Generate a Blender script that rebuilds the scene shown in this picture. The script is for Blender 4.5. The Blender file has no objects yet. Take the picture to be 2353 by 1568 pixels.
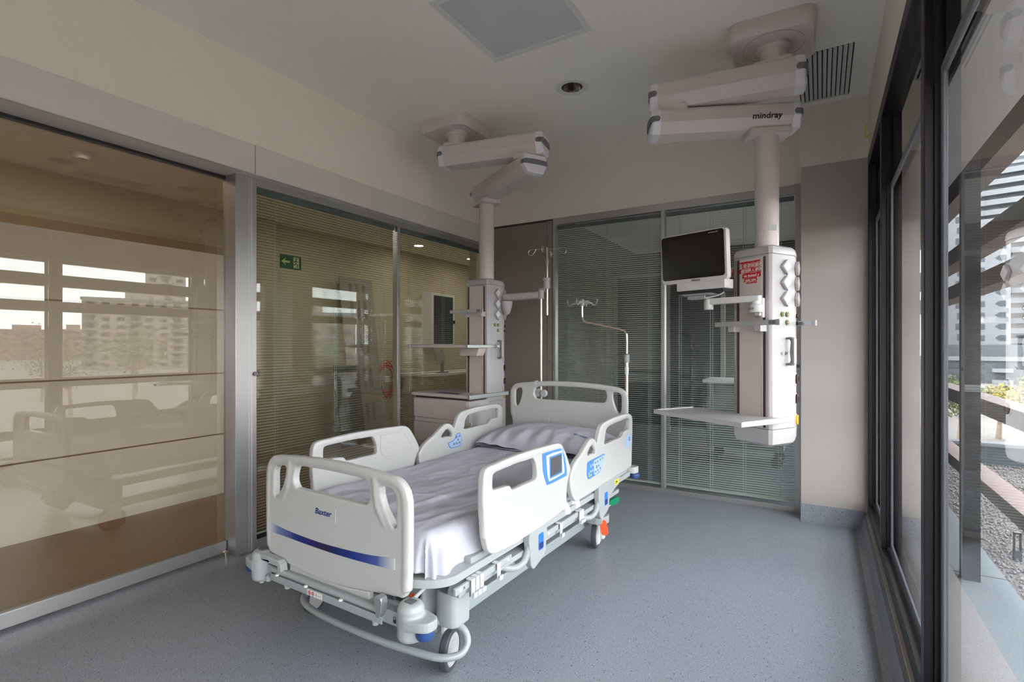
import bpy, bmesh, math, random
from mathutils import Vector, Matrix, noise
from mathutils.geometry import tessellate_polygon
random.seed(7)
PI = math.pi
C = bpy.context.scene.collection
R = math.radians

# ------------------------------------------------------------------ materials
def srgb(r, g, b):
    f = lambda c: (c/255/12.92) if c/255 <= .04045 else ((c/255+.055)/1.055)**2.4
    return (f(r), f(g), f(b))

def pm(name, col, rough=.5, metal=0., spec=.5, bump=0., bscale=300., coat=0., var=0., vscale=3.):
    m = bpy.data.materials.new(name); m.use_nodes = True
    nt = m.node_tree; b = nt.nodes['Principled BSDF']
    b.inputs['Base Color'].default_value = (*col, 1)
    b.inputs['Roughness'].default_value = rough
    b.inputs['Metallic'].default_value = metal
    b.inputs['Specular IOR Level'].default_value = spec
    b.inputs['Coat Weight'].default_value = coat
    tc = nt.nodes.new('ShaderNodeTexCoord')
    if bump:
        n = nt.nodes.new('ShaderNodeTexNoise'); n.inputs['Scale'].default_value = bscale
        bp = nt.nodes.new('ShaderNodeBump'); bp.inputs['Strength'].default_value = bump
        bp.inputs['Distance'].default_value = .002
        nt.links.new(tc.outputs['Object'], n.inputs['Vector'])
        nt.links.new(n.outputs['Fac'], bp.inputs['Height'])
        nt.links.new(bp.outputs['Normal'], b.inputs['Normal'])
    if var:
        n2 = nt.nodes.new('ShaderNodeTexNoise'); n2.inputs['Scale'].default_value = vscale
        mx = nt.nodes.new('ShaderNodeMix'); mx.data_type = 'RGBA'
        mx.inputs['A'].default_value = (*[c*(1-var) for c in col], 1)
        mx.inputs['B'].default_value = (*[min(1, c*(1+var)) for c in col], 1)
        nt.links.new(tc.outputs['Object'], n2.inputs['Vector'])
        nt.links.new(n2.outputs['Fac'], mx.inputs['Factor'])
        nt.links.new(mx.outputs['Result'], b.inputs['Base Color'])
    return m

def speckled(name, base, dark, light, rough=.35, scale=260):
    m = bpy.data.materials.new(name); m.use_nodes = True
    nt = m.node_tree; b = nt.nodes['Principled BSDF']; L = nt.links
    tc = nt.nodes.new('ShaderNodeTexCoord')
    n = nt.nodes.new('ShaderNodeTexNoise'); n.inputs['Scale'].default_value = scale*1.2
    n.inputs['Detail'].default_value = 4
    L.new(tc.outputs['Object'], n.inputs['Vector'])
    r0 = nt.nodes.new('ShaderNodeValToRGB')
    r0.color_ramp.elements[0].position = .35; r0.color_ramp.elements[0].color = (*[c*.74 for c in base], 1)
    r0.color_ramp.elements[1].position = .65; r0.color_ramp.elements[1].color = (*[c*1.24 for c in base], 1)
    L.new(n.outputs['Fac'], r0.inputs['Fac'])
    prev = r0.outputs['Color']
    for sc, thr, col, seed in ((scale*.55, .13, dark, 0.), (scale*.4, .10, light, 5.), (scale*.2, .075, [c*.4 for c in dark], 9.)):
        v = nt.nodes.new('ShaderNodeTexVoronoi'); v.inputs['Scale'].default_value = sc
        mp = nt.nodes.new('ShaderNodeMapping'); mp.inputs['Location'].default_value = (seed, seed*2, 0)
        L.new(tc.outputs['Object'], mp.inputs['Vector']); L.new(mp.outputs['Vector'], v.inputs['Vector'])
        sx = nt.nodes.new('ShaderNodeSeparateColor'); L.new(v.outputs['Color'], sx.inputs['Color'])
        g = nt.nodes.new('ShaderNodeMath'); g.operation = 'MULTIPLY'; g.inputs[1].default_value = thr*2.2
        L.new(sx.outputs['Red'], g.inputs[0])
        lt = nt.nodes.new('ShaderNodeMath'); lt.operation = 'LESS_THAN'
        L.new(v.outputs['Distance'], lt.inputs[0]); L.new(g.outputs[0], lt.inputs[1])
        mx = nt.nodes.new('ShaderNodeMix'); mx.data_type = 'RGBA'
        L.new(lt.outputs[0], mx.inputs['Factor']); L.new(prev, mx.inputs['A'])
        mx.inputs['B'].default_value = (*col, 1); prev = mx.outputs['Result']
    L.new(prev, b.inputs['Base Color'])
    b.inputs['Roughness'].default_value = rough
    return m

def glass(name, tint=(1, 1, 1), ior=1.5, haze=0., hazecol=(.7, .7, .7), mult=1.7):
    m = bpy.data.materials.new(name); m.use_nodes = True
    nt = m.node_tree; L = nt.links
    nt.nodes.remove(nt.nodes['Principled BSDF']); out = nt.nodes['Material Output']
    tr = nt.nodes.new('ShaderNodeBsdfTransparent'); tr.inputs['Color'].default_value = (*tint, 1)
    gl = nt.nodes.new('ShaderNodeBsdfGlossy'); gl.inputs['Roughness'].default_value = 0.0
    fr = nt.nodes.new('ShaderNodeFresnel'); fr.inputs['IOR'].default_value = ior
    base = tr.outputs[0]
    if haze:
        df = nt.nodes.new('ShaderNodeBsdfDiffuse'); df.inputs['Color'].default_value = (*hazecol, 1)
        tl = nt.nodes.new('ShaderNodeBsdfTranslucent'); tl.inputs['Color'].default_value = (*hazecol, 1)
        a = nt.nodes.new('ShaderNodeMixShader'); a.inputs[0].default_value = .5
        L.new(df.outputs[0], a.inputs[1]); L.new(tl.outputs[0], a.inputs[2])
        c = nt.nodes.new('ShaderNodeMixShader'); c.inputs[0].default_value = haze
        L.new(tr.outputs[0], c.inputs[1]); L.new(a.outputs[0], c.inputs[2]); base = c.outputs[0]
    mu = nt.nodes.new('ShaderNodeMath'); mu.operation = 'MULTIPLY'; mu.inputs[1].default_value = mult
    mu.use_clamp = True
    ge = nt.nodes.new('ShaderNodeNewGeometry'); fm = nt.nodes.new('ShaderNodeMath'); fm.operation = 'SUBTRACT'; fm.inputs[0].default_value = 1.
    L.new(ge.outputs['Backfacing'], fm.inputs[1])      # only the face where light enters the pane reflects
    m2 = nt.nodes.new('ShaderNodeMath'); m2.operation = 'MULTIPLY'
    L.new(fr.outputs[0], m2.inputs[0]); L.new(fm.outputs[0], m2.inputs[1]); L.new(m2.outputs[0], mu.inputs[0])
    mx = nt.nodes.new('ShaderNodeMixShader')
    L.new(mu.outputs[0], mx.inputs[0]); L.new(base, mx.inputs[1]); L.new(gl.outputs[0], mx.inputs[2])
    L.new(mx.outputs[0], out.inputs['Surface'])
    return m

def emis(name, col, s):
    m = bpy.data.materials.new(name); m.use_nodes = True
    b = m.node_tree.nodes['Principled BSDF']
    b.inputs['Base Color'].default_value = (*col, 1)
    b.inputs['Emission Color'].default_value = (*col, 1); b.inputs['Emission Strength'].default_value = s
    return m

def stripe_mat():
    m = bpy.data.materials.new('blue_stripe'); m.use_nodes = True
    nt = m.node_tree; L = nt.links; b = nt.nodes['Principled BSDF']
    tc = nt.nodes.new('ShaderNodeTexCoord'); sp = nt.nodes.new('ShaderNodeSeparateXYZ')
    L.new(tc.outputs['Object'], sp.inputs[0])
    mr = nt.nodes.new('ShaderNodeMapRange'); mr.inputs['From Min'].default_value = -.415; mr.inputs['From Max'].default_value = .38
    L.new(sp.outputs['X'], mr.inputs['Value'])
    cr = nt.nodes.new('ShaderNodeValToRGB'); e = cr.color_ramp.elements
    pts = [(0, (.62, .63, .62)), (.08, (.17, .2, .42)), (.24, (.004, .018, .19)), (.42, (.008, .006, .09)), (.5, (.012, .004, .04)),
           (.58, (.004, .012, .13)), (.72, (.005, .025, .22)), (.88, (.06, .09, .33)), (1, (.62, .63, .62))]
    e[0].position = 0; e[0].color = (*pts[0][1], 1); e[1].position = 1; e[1].color = (*pts[-1][1], 1)
    for p, c in pts[1:-1]:
        k = e.new(p); k.color = (*c, 1)
    L.new(mr.outputs[0], cr.inputs[0]); L.new(cr.outputs[0], b.inputs['Base Color'])
    b.inputs['Roughness'].default_value = .35
    return m

M = {}
M['wall'] = pm('cream_paint', srgb(238, 232, 220), .75, bump=.15, bscale=160)
M['wallback'] = pm('cream_paint_back', srgb(230, 224, 213), .75, bump=.15, bscale=160)
M['ceil'] = pm('ceiling_paint', srgb(244, 240, 232), .85, bump=.1, bscale=200)
M['greypanel'] = pm('taupe_panel', srgb(140, 131, 124), .5, bump=.03)
M['column'] = pm('greige_paint', srgb(184, 176, 170), .6, bump=.08)
M['alu'] = pm('brushed_aluminium', srgb(186, 184, 184), .34, metal=.75, bump=.02, bscale=60)
M['header'] = pm('header_aluminium', srgb(222, 216, 210), .42, metal=.1)
M['alu_dark'] = pm('dark_bronze_frame', srgb(38, 34, 38), .4, metal=.3)
M['black'] = pm('matt_black', (.006, .006, .007), .6)
M['gasket'] = pm('black_gasket', (.012, .012, .014), .5)
M['sash'] = pm('silver_sash', srgb(112, 114, 120), .5, metal=.0)
M['floor'] = speckled('speckled_vinyl', srgb(146, 149, 157), srgb(66, 68, 78), srgb(190, 196, 206), .38)
M['floor2'] = speckled('corridor_vinyl', srgb(160, 140, 120), srgb(110, 84, 62), srgb(178, 150, 126), .4)
M['beige'] = pm('corridor_beige', srgb(190, 180, 156), .7)
M['corrbrown'] = pm('corridor_brown_panel', srgb(166, 148, 122), .6)
M['pane'] = glass('clear_pane', (.97, .985, .975), 1.55)
M['nextfloor'] = speckled('dimmed_next_vinyl', srgb(96, 100, 106), srgb(50, 52, 58), srgb(120, 124, 130), .4)  # darker copy of the floor vinyl; the next room's dimness is in the colour
M['doorpane'] = glass('door_pane', (.91, .88, .83), 1.6, mult=1.9)
M['blindpane'] = glass('blind_pane', (.92, .96, .94), 1.5)
M['winpane'] = glass('window_pane', (.96, .98, .985), 1.5)
M['film'] = glass('frosted_film', (.9, .86, .8), 1.02, haze=.88, hazecol=srgb(236, 235, 232))
M['slat'] = pm('blind_slat', srgb(212, 212, 202), .4, metal=.05)
M['slat_dark'] = pm('blind_slat_backlit', srgb(112, 106, 92), .5)  # darkened copy of the slat colour; backlit shade painted into the left blinds
M['headrail'] = pm('blind_headrail', srgb(104, 112, 116), .45, metal=.3)
M['cord'] = pm('blind_cord', srgb(190, 195, 190), .7)
M['plastic'] = pm('bed_white_plastic', srgb(190, 189, 187), .33, spec=.45)
M['plastic2'] = pm('bed_grey_plastic', srgb(164, 168, 168), .38)
M['steel'] = pm('grey_painted_steel', srgb(160, 166, 168), .38, metal=.1)
M['darkgrey'] = pm('dark_grey_plastic', srgb(92, 94, 98), .5)
M['tyre'] = pm('tyre_rubber', srgb(72, 74, 80), .55)
M['blue'] = pm('blue_roller', srgb(44, 72, 126), .35)
M['brightblue'] = pm('blue_control', srgb(44, 112, 196), .35)
M['skyblue'] = pm('light_blue_keypad', srgb(78, 134, 214), .35)
M['paleblue'] = pm('pale_blue_keypad', srgb(168, 192, 228), .4)
M['ring'] = pm('silver_ring', srgb(214, 218, 222), .35)
M['screen'] = pm('dark_screen', srgb(86, 86, 90), .18)
M['stripe'] = stripe_mat()
M['navy'] = pm('navy_print', srgb(24, 48, 110), .5)
M['print'] = pm('dark_print', srgb(40, 38, 42), .5)
M['printblue'] = pm('fabric_print_blue', srgb(70, 82, 160), .7)
M['sheet'] = pm('white_cotton', srgb(198, 197, 208), .85, spec=.2, bump=.25, bscale=900)
M['green'] = pm('green_pedal', srgb(0, 122, 84), .4)
M['orange'] = pm('orange_pedal', srgb(255, 84, 22), .4)
M['yellow'] = pm('yellow_label', srgb(236, 214, 20), .45)
M['red'] = pm('red_print', srgb(200, 18, 30), .5)
M['labelwhite'] = pm('label_white', srgb(222, 222, 220), .5)
M['pend'] = pm('pendant_white', srgb(214, 203, 199), .38)
M['pendface'] = pm('pendant_pink_grey_panel', srgb(206, 194, 189), .42)
M['pendwhite'] = pm('pendant_bright_white', srgb(180, 176, 176), .35)
M['endcap'] = pm('pendant_end_cap', srgb(232, 230, 236), .35)
M['capgrey'] = pm('grey_insert', srgb(118, 118, 120), .5)
M['groove'] = pm('groove_brown', srgb(70, 58, 56), .6)
M['chrome'] = pm('stainless_steel', srgb(220, 205, 192), .22, metal=1.)
M['alurail'] = pm('satin_rail', srgb(186, 188, 190), .3, metal=.8)
M['monwhite'] = pm('monitor_white', srgb(206, 202, 200), .35)
M['monblack'] = pm('monitor_black_glass', (.006, .004, .004), .12)
M['monscr'] = pm('monitor_screen', (.010, .010, .009), .2)
M['portgreen'] = pm('port_green', srgb(20, 110, 80), .4)
M['portyellow'] = pm('port_yellow', srgb(238, 176, 60), .4)
M['darkport'] = pm('dark_port', srgb(48, 36, 36), .4)
M['trans'] = pm('grey_clear_plastic', srgb(205, 208, 212), .2)
M['diffuser'] = pm('unlit_diffuser', srgb(208, 212, 210), .12)
M['reflector'] = pm('reflector', srgb(150, 148, 142), .12, metal=1.)
M['lamp'] = emis('lit_lamp', (1., .86, .66), 9.)
M['signgreen'] = pm('sign_green', srgb(10, 92, 62), .5)
M['signpale'] = pm('sign_pale', srgb(206, 214, 160), .5)
M['concrete'] = pm('balcony_concrete', srgb(150, 158, 162), .8, bump=.3, bscale=60, var=.08)
M['gravel'] = pm('gravel_mat', srgb(150, 142, 140), .9)
M['brown'] = pm('brown_louvre', srgb(112, 95, 90), .6, var=.06, vscale=20)
M['pinkwood'] = pm('pink_handrail', srgb(130, 104, 98), .6)
M['bwhite'] = pm('building_white', srgb(106, 109, 112), .7)
M['bgrey'] = pm('building_grey', srgb(60, 66, 70), .6)
M['bdark'] = pm('building_window', srgb(48, 54, 60), .3)
M['bbeige'] = pm('building_beige', srgb(140, 131, 120), .8)
M['bbrick'] = pm('building_brick', srgb(142, 116, 106), .8)
M['asphalt'] = pm('asphalt', srgb(110, 104, 98), .9, var=.1, vscale=.3)
M['teal'] = pm('teal_glass', srgb(120, 180, 168), .3)
M['leaf'] = pm('leaf_green', srgb(86, 92, 58), .8, var=.3, vscale=2.)
M['leafy'] = pm('leaf_yellow', srgb(134, 124, 60), .8, var=.2, vscale=2.)
M['bark'] = pm('bark', srgb(120, 104, 90), .9)
M['board'] = pm('perforated_board', srgb(150, 146, 136), .6)
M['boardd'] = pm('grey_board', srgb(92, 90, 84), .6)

# ------------------------------------------------------------------ mesh helpers
def box(bm, x0, x1, y0, y1, z0, z1, mat=None):
    vs = [bm.verts.new((x, y, z)) for x in (x0, x1) for y in (y0, y1) for z in (z0, z1)]
    if mat is not None:
        for v in vs: v.co = mat @ v.co
    for f in ((0, 1, 3, 2), (4, 6, 7, 5), (0, 4, 5, 1), (2, 3, 7, 6), (0, 2, 6, 4), (1, 5, 7, 3)):
        bm.faces.new([vs[i] for i in f])
    return vs

def frame_of(d):
    d = d.normalized(); up = Vector((0, 0, 1)) if abs(d.z) < .95 else Vector((1, 0, 0))
    a = d.cross(up).normalized(); b = d.cross(a).normalized()
    return a, b

def tube(bm, pts, r, seg=14, caps=True, closed=False):
    pts = [Vector(p) for p in pts]; n = len(pts); rings = []
    pa = None
    for i, p in enumerate(pts):
        if closed: d = pts[(i+1) % n]-pts[i-1]
        elif i == 0: d = pts[1]-p
        elif i == n-1: d = p-pts[-2]
        else: d = (pts[i+1]-p).normalized()+(p-pts[i-1]).normalized()
        d.normalize()
        if pa is None: a, b = frame_of(d)
        else:
            a = (pa-d*pa.dot(d)).normalized(); b = d.cross(a)
        pa = a
        rr = r[i] if isinstance(r, (list, tuple)) else r
        rings.append([bm.verts.new(p+(a*math.cos(t)+b*math.sin(t))*rr) for t in [2*PI*k/seg for k in range(seg)]])
    m = n if closed else n-1
    for i in range(m):
        A, B = rings[i], rings[(i+1) % n]
        for k in range(seg):
            bm.faces.new((A[k], A[(k+1) % seg], B[(k+1) % seg], B[k]))
    if caps and not closed:
        bm.faces.new(rings[0][::-1]); bm.faces.new(rings[-1])

def lathe(bm, prof, seg=32, mat=None):
    rings = []
    for r, z in prof:
        rings.append([bm.verts.new((max(r, 1e-5)*math.cos(2*PI*k/seg), max(r, 1e-5)*math.sin(2*PI*k/seg), z)) for k in range(seg)])
    if mat is not None:
        for rg in rings:
            for v in rg: v.co = mat @ v.co
    for i in range(len(rings)-1):
        for k in range(seg):
            bm.faces.new((rings[i][k], rings[i][(k+1) % seg], rings[i+1][(k+1) % seg], rings[i+1][k]))
    if prof[0][0] > 1e-4:                      # hollow ring: close the section instead of capping it
        for k in range(seg): bm.faces.new((rings[-1][k], rings[-1][(k+1) % seg], rings[0][(k+1) % seg], rings[0][k]))
    else: bm.faces.new(rings[0][::-1]); bm.faces.new(rings[-1])

def prism(bm, outer, lo, hi, fn, holes=()):
    """outline (a,b) swept from lo to hi; fn(a,b,c)->Vector"""
    loops = [outer]+list(holes)
    flat = [p for l in loops for p in l]
    tris = tessellate_polygon([[Vector((p[0], p[1], 0)) for p in l] for l in loops])
    A = [bm.verts.new(fn(p[0], p[1], lo)) for p in flat]
    B = [bm.verts.new(fn(p[0], p[1], hi)) for p in flat]
    for t in tris:
        try:
            bm.faces.new([A[i] for i in t][::-1]); bm.faces.new([B[i] for i in t])
        except ValueError: pass
    o = 0
    for l in loops:
        n = len(l)
        for i in range(n):
            j = (i+1) % n
            bm.faces.new((A[o+i], A[o+j], B[o+j], B[o+i]))
        o += n

def smooth(pts, sub=4, closed=True):
    n = len(pts); out = []
    rng = range(n) if closed else range(n-1)
    for i in rng:
        if closed: p = [pts[(i+k) % n] for k in (-1, 0, 1, 2)]
        else: p = [pts[max(0, i-1)], pts[i], pts[i+1], pts[min(n-1, i+2)]]
        for s in range(sub):
            t = s/sub
            out.append(tuple(.5*((2*b)+(-a+c)*t+(2*a-5*b+4*c-d)*t*t+(-a+3*b-3*c+d)*t**3) for a, b, c, d in zip(*p)))
    if not closed: out.append(tuple(pts[-1]))
    return out

def rrect(x0, x1, y0, y1, r, seg=5):
    out = []
    for cx, cy, a0 in ((x1-r, y0+r, -90), (x1-r, y1-r, 0), (x0+r, y1-r, 90), (x0+r, y0+r, 180)):
        for k in range(seg+1):
            a = R(a0+90*k/seg); out.append((cx+r*math.cos(a), cy+r*math.sin(a)))
    return out

XZ = lambda a, b, c: Vector((a, c, b))     # outline in x,z swept along y
YZ = lambda a, b, c: Vector((c, a, b))     # outline in y,z swept along x
XY = lambda a, b, c: Vector((a, b, c))

def obj(name, bm, mat, parent=None, sm=False, bev=0., auto=None):
    bmesh.ops.recalc_face_normals(bm, faces=bm.faces[:])
    me = bpy.data.meshes.new(name); bm.to_mesh(me); bm.free()
    o = bpy.data.objects.new(name, me); C.objects.link(o)
    me.materials.append(M[mat] if isinstance(mat, str) else mat)
    if parent is not None: o.parent = parent
    if sm:
        me.polygons.foreach_set('use_smooth', [True]*len(me.polygons))
        me.set_sharp_from_angle(angle=R(38 if auto is None else auto))
    if bev:
        b = o.modifiers.new('bevel', 'BEVEL'); b.width = bev; b.segments = 3; b.limit_method = 'ANGLE'; b.angle_limit = R(40)
        b.harden_normals = False
        me.polygons.foreach_set('use_smooth', [True]*len(me.polygons))
        me.set_sharp_from_angle(angle=R(30))
    return o

def organic(name, bm, mat, parent, vox=.005, it=8):
    bmesh.ops.recalc_face_normals(bm, faces=bm.faces[:])
    me = bpy.data.meshes.new('tmp'); bm.to_mesh(me); bm.free()
    t = bpy.data.objects.new('tmp', me); C.objects.link(t)
    r = t.modifiers.new('r', 'REMESH'); r.mode = 'VOXEL'; r.voxel_size = vox; r.adaptivity = 0
    s = t.modifiers.new('s', 'SMOOTH'); s.factor = .5; s.iterations = it
    dg = bpy.context.evaluated_depsgraph_get(); dg.update()
    m2 = bpy.data.meshes.new_from_object(t.evaluated_get(dg)); m2.name = name
    bpy.data.objects.remove(t); bpy.data.meshes.remove(me)
    m2.materials.clear(); m2.materials.append(M[mat])
    m2.polygons.foreach_set('use_smooth', [True]*len(m2.polygons))
    o = bpy.data.objects.new(name, m2); C.objects.link(o)
    if parent is not None: o.parent = parent
    return o

def B(): return bmesh.new()

def bobj(name, mat, parent, dims, bev=0., mx=None):
    bm = B(); box(bm, *dims, mat=mx); return obj(name, bm, mat, parent, bev=bev)

def text(name, s, size, mat, parent, mx, shear=0., bold=0., align='LEFT', thick=.0006, xs=1.):
    cu = bpy.data.curves.new('t', 'FONT'); cu.body = s; cu.size = size; cu.shear = shear; cu.offset = bold
    cu.align_x = align; cu.extrude = thick; cu.resolution_u = 3
    t = bpy.data.objects.new('t', cu); C.objects.link(t)
    dg = bpy.context.evaluated_depsgraph_get(); dg.update()
    me = bpy.data.meshes.new_from_object(t.evaluated_get(dg))
    bpy.data.objects.remove(t); bpy.data.curves.remove(cu)
    me.transform(mx @ Matrix.Diagonal((xs, 1, 1, 1))); me.name = name
    me.materials.clear(); me.materials.append(M[mat])
    o = bpy.data.objects.new(name, me); C.objects.link(o)
    if parent is not None: o.parent = parent
    return o

def facing(o, xdir, up=(0, 0, 1)):
    """matrix with local x along xdir, local y along up, origin o"""
    x = Vector(xdir).normalized(); u = Vector(up); z = x.cross(u).normalized(); y = z.cross(x).normalized()
    m = Matrix((x, y, z)).transposed().to_4x4(); m.translation = Vector(o); return m

def thing(name, label, cat, loc=(0, 0, 0), rotz=0., group=None, kind=None):
    o = bpy.data.objects.new(name, None); C.objects.link(o); o.empty_display_size = .1
    o.location = loc; o.rotation_euler = (0, 0, rotz)
    if kind: o['kind'] = kind
    o['label'] = label; o['category'] = cat
    if group: o['group'] = group
    return o

def tag(o, label, cat, group=None, kind=None):
    o['label'] = label; o['category'] = cat
    if group: o['group'] = group
    if kind: o['kind'] = kind
    return o

def struct(o, label=None, cat=None):
    o['kind'] = 'structure'
    if label: o['label'] = label; o['category'] = cat
    return o

def copy_tree(o, parent=None):
    c = o.copy(); C.objects.link(c)
    if parent is not None: c.parent = parent
    for ch in list(o.children): copy_tree(ch, c)
    return c

# ------------------------------------------------------------------ room constants
WL = -3.16      # upper left wall plane
DL = -3.33      # sliding door plane
PL = -3.22      # partition plane on the left
YB = 4.78       # back wall plane
WR = .295       # window wall plane
CZ = 3.20       # ceiling
YN = -2.2       # wall behind the camera

def sbox(name, mat, dims, label=None, cat=None, parent=None, bev=0.):
    o = bobj(name, mat, parent, dims, bev)
    if parent is None: struct(o, label, cat)
    return o

# floor, ceiling, walls
sbox('floor', 'floor', (-3.36, .30, YN, 4.85, -.06, 0), 'grey blue speckled vinyl floor under the bed', 'floor')
c = B(); prism(c, [(-3.4, YN), (.6, YN), (.6, 4.9), (-3.4, 4.9)], CZ, CZ+.16, XY, [[(-1.53+.079*math.cos(2*PI*k/40), 3.40+.079*math.sin(2*PI*k/40)) for k in range(40)]])
struct(obj('ceiling', c, 'ceil', None), 'plain off-white ceiling above the bed', 'ceiling')
o = sbox('wall_left', 'wall', (-3.5, WL, YN, 4.85, 2.65, CZ), 'cream upper wall above the metal header on the left', 'wall')
sbox('wall_left_pier', 'wall', (-3.5, DL-.02, YN, -.4, 0, 2.65), 'cream wall beside the sliding door, near the camera', 'wall')
sbox('wall_back', 'wallback', (-3.2, .6, YB+.002, YB+.12, 2.655, CZ), 'cream upper wall above the back glass partition', 'wall')
sbox('wall_behind', 'ceil', (-3.5, .6, YN-.1, YN, 0, CZ), 'plain wall behind the camera', 'wall')
sbox('wall_right', 'wallback', (WR+.004, .6, YN, 4.85, 2.75, CZ), 'cream strip of wall above the dark window frame', 'wall')
# taupe panel left of the back partition, with a shadow gap
p = sbox('trim_1', 'greypanel', (-3.14, -2.43, YB, YB+.05, .0, 2.63), 'taupe wall panel behind the bed, left of the glass partition', 'wall panel')
bobj('edge_strip', 'greypanel', p, (-2.425, -2.375, YB-.004, YB+.05, .0, 2.635))
bobj('shadow_gap', 'groove', p, (-3.14, -2.37, YB+.01, YB+.05, 2.63, 2.655))
# column in the far right corner
c = B(); box(c, -.135, .60, 4.62, 4.95, .115, 2.74)
o = obj('trim_2', c, 'column', None); struct(o, 'smooth greige column face in the far right corner', 'column')
c = B(); box(c, -.137, .60, 4.615, 4.95, 2.74, CZ); u_ = obj('upper_face', c, 'wallback', o)
# coved vinyl skirting at the column foot
c = B()
prof = [(4.62, 0.), (4.62, .125), (4.612, .125), (4.609, .05), (4.598, .022), (4.575, .006), (4.54, 0.001)]
prism(c, prof, -.137, .27, YZ)
o = obj('baseboard_back', c, 'floor', None, sm=True); struct(o, 'coved speckled skirting at the foot of the corner column', 'skirting')
c = B()
prof = [(WR-.012, 0.), (WR-.012, .10), (WR-.03, .10), (WR-.035, .03), (WR-.05, .008), (WR-.08, .001)]
prism(c, prof, YN, 4.6, lambda a, b, q: Vector((a, q, b)))
o = obj('baseboard_right', c, 'floor', None, sm=True); struct(o, 'low speckled cove running below the window frame', 'skirting')
sbox('trim_3', 'column', (WR-.012, .62, YN, 4.85, -.06, .118), 'painted kerb under the window frame', 'kerb')
# header band left
h = sbox('trim_4', 'header', (-3.45, -3.15, YN, 4.80, 2.458, 2.652), 'brushed metal header band running above the glass on the left', 'header', bev=.002)
bobj('joint_line', 'groove', h, (-3.152, -3.1492, 2.028, 2.031, 2.46, 2.65))
bobj('lower_lip', 'alu', h, (-3.152, -3.147, YN, 4.8, 2.456, 2.461))

# ---- sliding glass door (left foreground)
d = thing('door_1', 'large sliding glass door with frosted film on the left', 'glass door', (DL, .4, 0), kind='structure')
d.location = (0, 0, 0)
bobj('bottom_rail', 'alu', d, (DL-.02, DL+.02, -.38, 1.935, .012, .088), .003)
bobj('top_rail', 'gasket', d, (DL-.02, DL-.002, -.38, 1.94, 2.435, 2.456))
bobj('pane', 'doorpane', d, (DL-.006, DL+.004, -.38, 1.945, .088, 2.44))
fb = B()
for z0, z1 in ((.392, .774), (.783, 1.168), (1.177, 1.577), (1.586, 1.938)):
    box(fb, DL-.014, DL-.012, -.38, 1.935, z0, z1)
f_ = obj('frosted_film', fb, 'film', d); f_['label'] = 'milky frosted film in four bands'
# jamb post between door and partition
p = thing('trim_5', 'wide metal jamb post between the sliding door and the blinds', 'post', kind='structure')
c = B(); box(c, DL-.03, PL, 1.94, 2.085, 0, 2.458); obj('post', c, 'alu', p, bev=.003)
for y in (2.03, 2.045, 2.05): bobj('groove_line', 'header', p, (PL-.004, PL+.0006, y, y+.0025, 0, 2.456))
c = B(); lathe(c, [(.0, 0), (.014, 0), (.014, .016), (.0, .016)], 24, Matrix.Translation((PL, 2.070, 1.165)) @ Matrix.Rotation(PI/2, 4, 'Y'))
obj('lock_knob', c, 'capgrey', p, sm=True)
# door stop
c = B(); lathe(c, [(0, 0), (.012, 0), (.012, .022), (.0165, .024), (.017, .032), (.012, .038), (0, .04)], 20, Matrix.Translation((-3.27, 1.905, 0)))
tag(obj('door_stop', c, 'chrome', None, sm=True), 'small round steel door stop on the floor at the jamb post', 'door stop')

# ---- venetian blind maker: axis 'Y' (left wall) or 'X' (back wall)
def blind(axis, a0, a1, plane, z0, z1, label, sgn, nd, tilt_=6):
    """slats run a0..a1; sgn = direction pointing away from the room"""
    t = thing('venetian_blind', label, 'blind', group='venetian blinds inside the glass partitions')
    V = (lambda a, q, z: Vector((q, a, z))) if axis == 'Y' else (lambda a, q, z: Vector((a, q, z)))
    bm = B(); z = z0+.02; tl = R(tilt_); w = .0122
    while z < z1-.004:
        jit = random.uniform(-.5, .5)*.0006
        dz = w*math.sin(tl); dq = w*math.cos(tl)*sgn
        vs = []
        for a in (a0, a1):
            for (s, hgt) in ((-1, 0), (0, .0008), (1, 0)):
                for th in (-.0002, .0002):
                    vs.append(bm.verts.new(V(a, plane+dq*s, z+jit+dz*s+hgt+th)))
        for (i, j) in ((0, 2), (2, 4)):
            bm.faces.new((vs[i], vs[j], vs[j+6], vs[i+6])); bm.faces.new((vs[i+1], vs[i+7], vs[j+7], vs[j+1]))
        bm.faces.new((vs[0], vs[6], vs[7], vs[1])); bm.faces.new((vs[4], vs[5], vs[11], vs[10]))
        z += .0197
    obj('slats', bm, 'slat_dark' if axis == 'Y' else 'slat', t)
    bm = B(); p0 = V(a0, plane-.013*sgn, z1); p1 = V(a1, plane+.013*sgn, z1+.034)
    box(bm, min(p0.x, p1.x), max(p0.x, p1.x), min(p0.y, p1.y), max(p0.y, p1.y), z1, z1+.034); obj('headrail', bm, 'headrail', t)
    bm = B(); p0 = V(a0, plane-.009*sgn, z0); p1 = V(a1, plane+.009*sgn, z0+.012)
    box(bm, min(p0.x, p1.x), max(p0.x, p1.x), min(p0.y, p1.y), max(p0.y, p1.y), z0, z0+.012); obj('bottom_rail', bm, 'slat', t)
    for k in range(nd):
        a = a0+(a1-a0)*(.11+.78*k/(nd-1))
        bm = B()
        for o_ in (-.0105, .0105):
            tube(bm, [V(a, plane+o_, z0), V(a, plane+o_, z1)], .0011, 5)
            tube(bm, [V(a+.02, plane+o_, z0), V(a+.02, plane+o_, z1)], .0008, 5)
        obj('ladder_cord', bm, 'cord', t)
    return t

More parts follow.
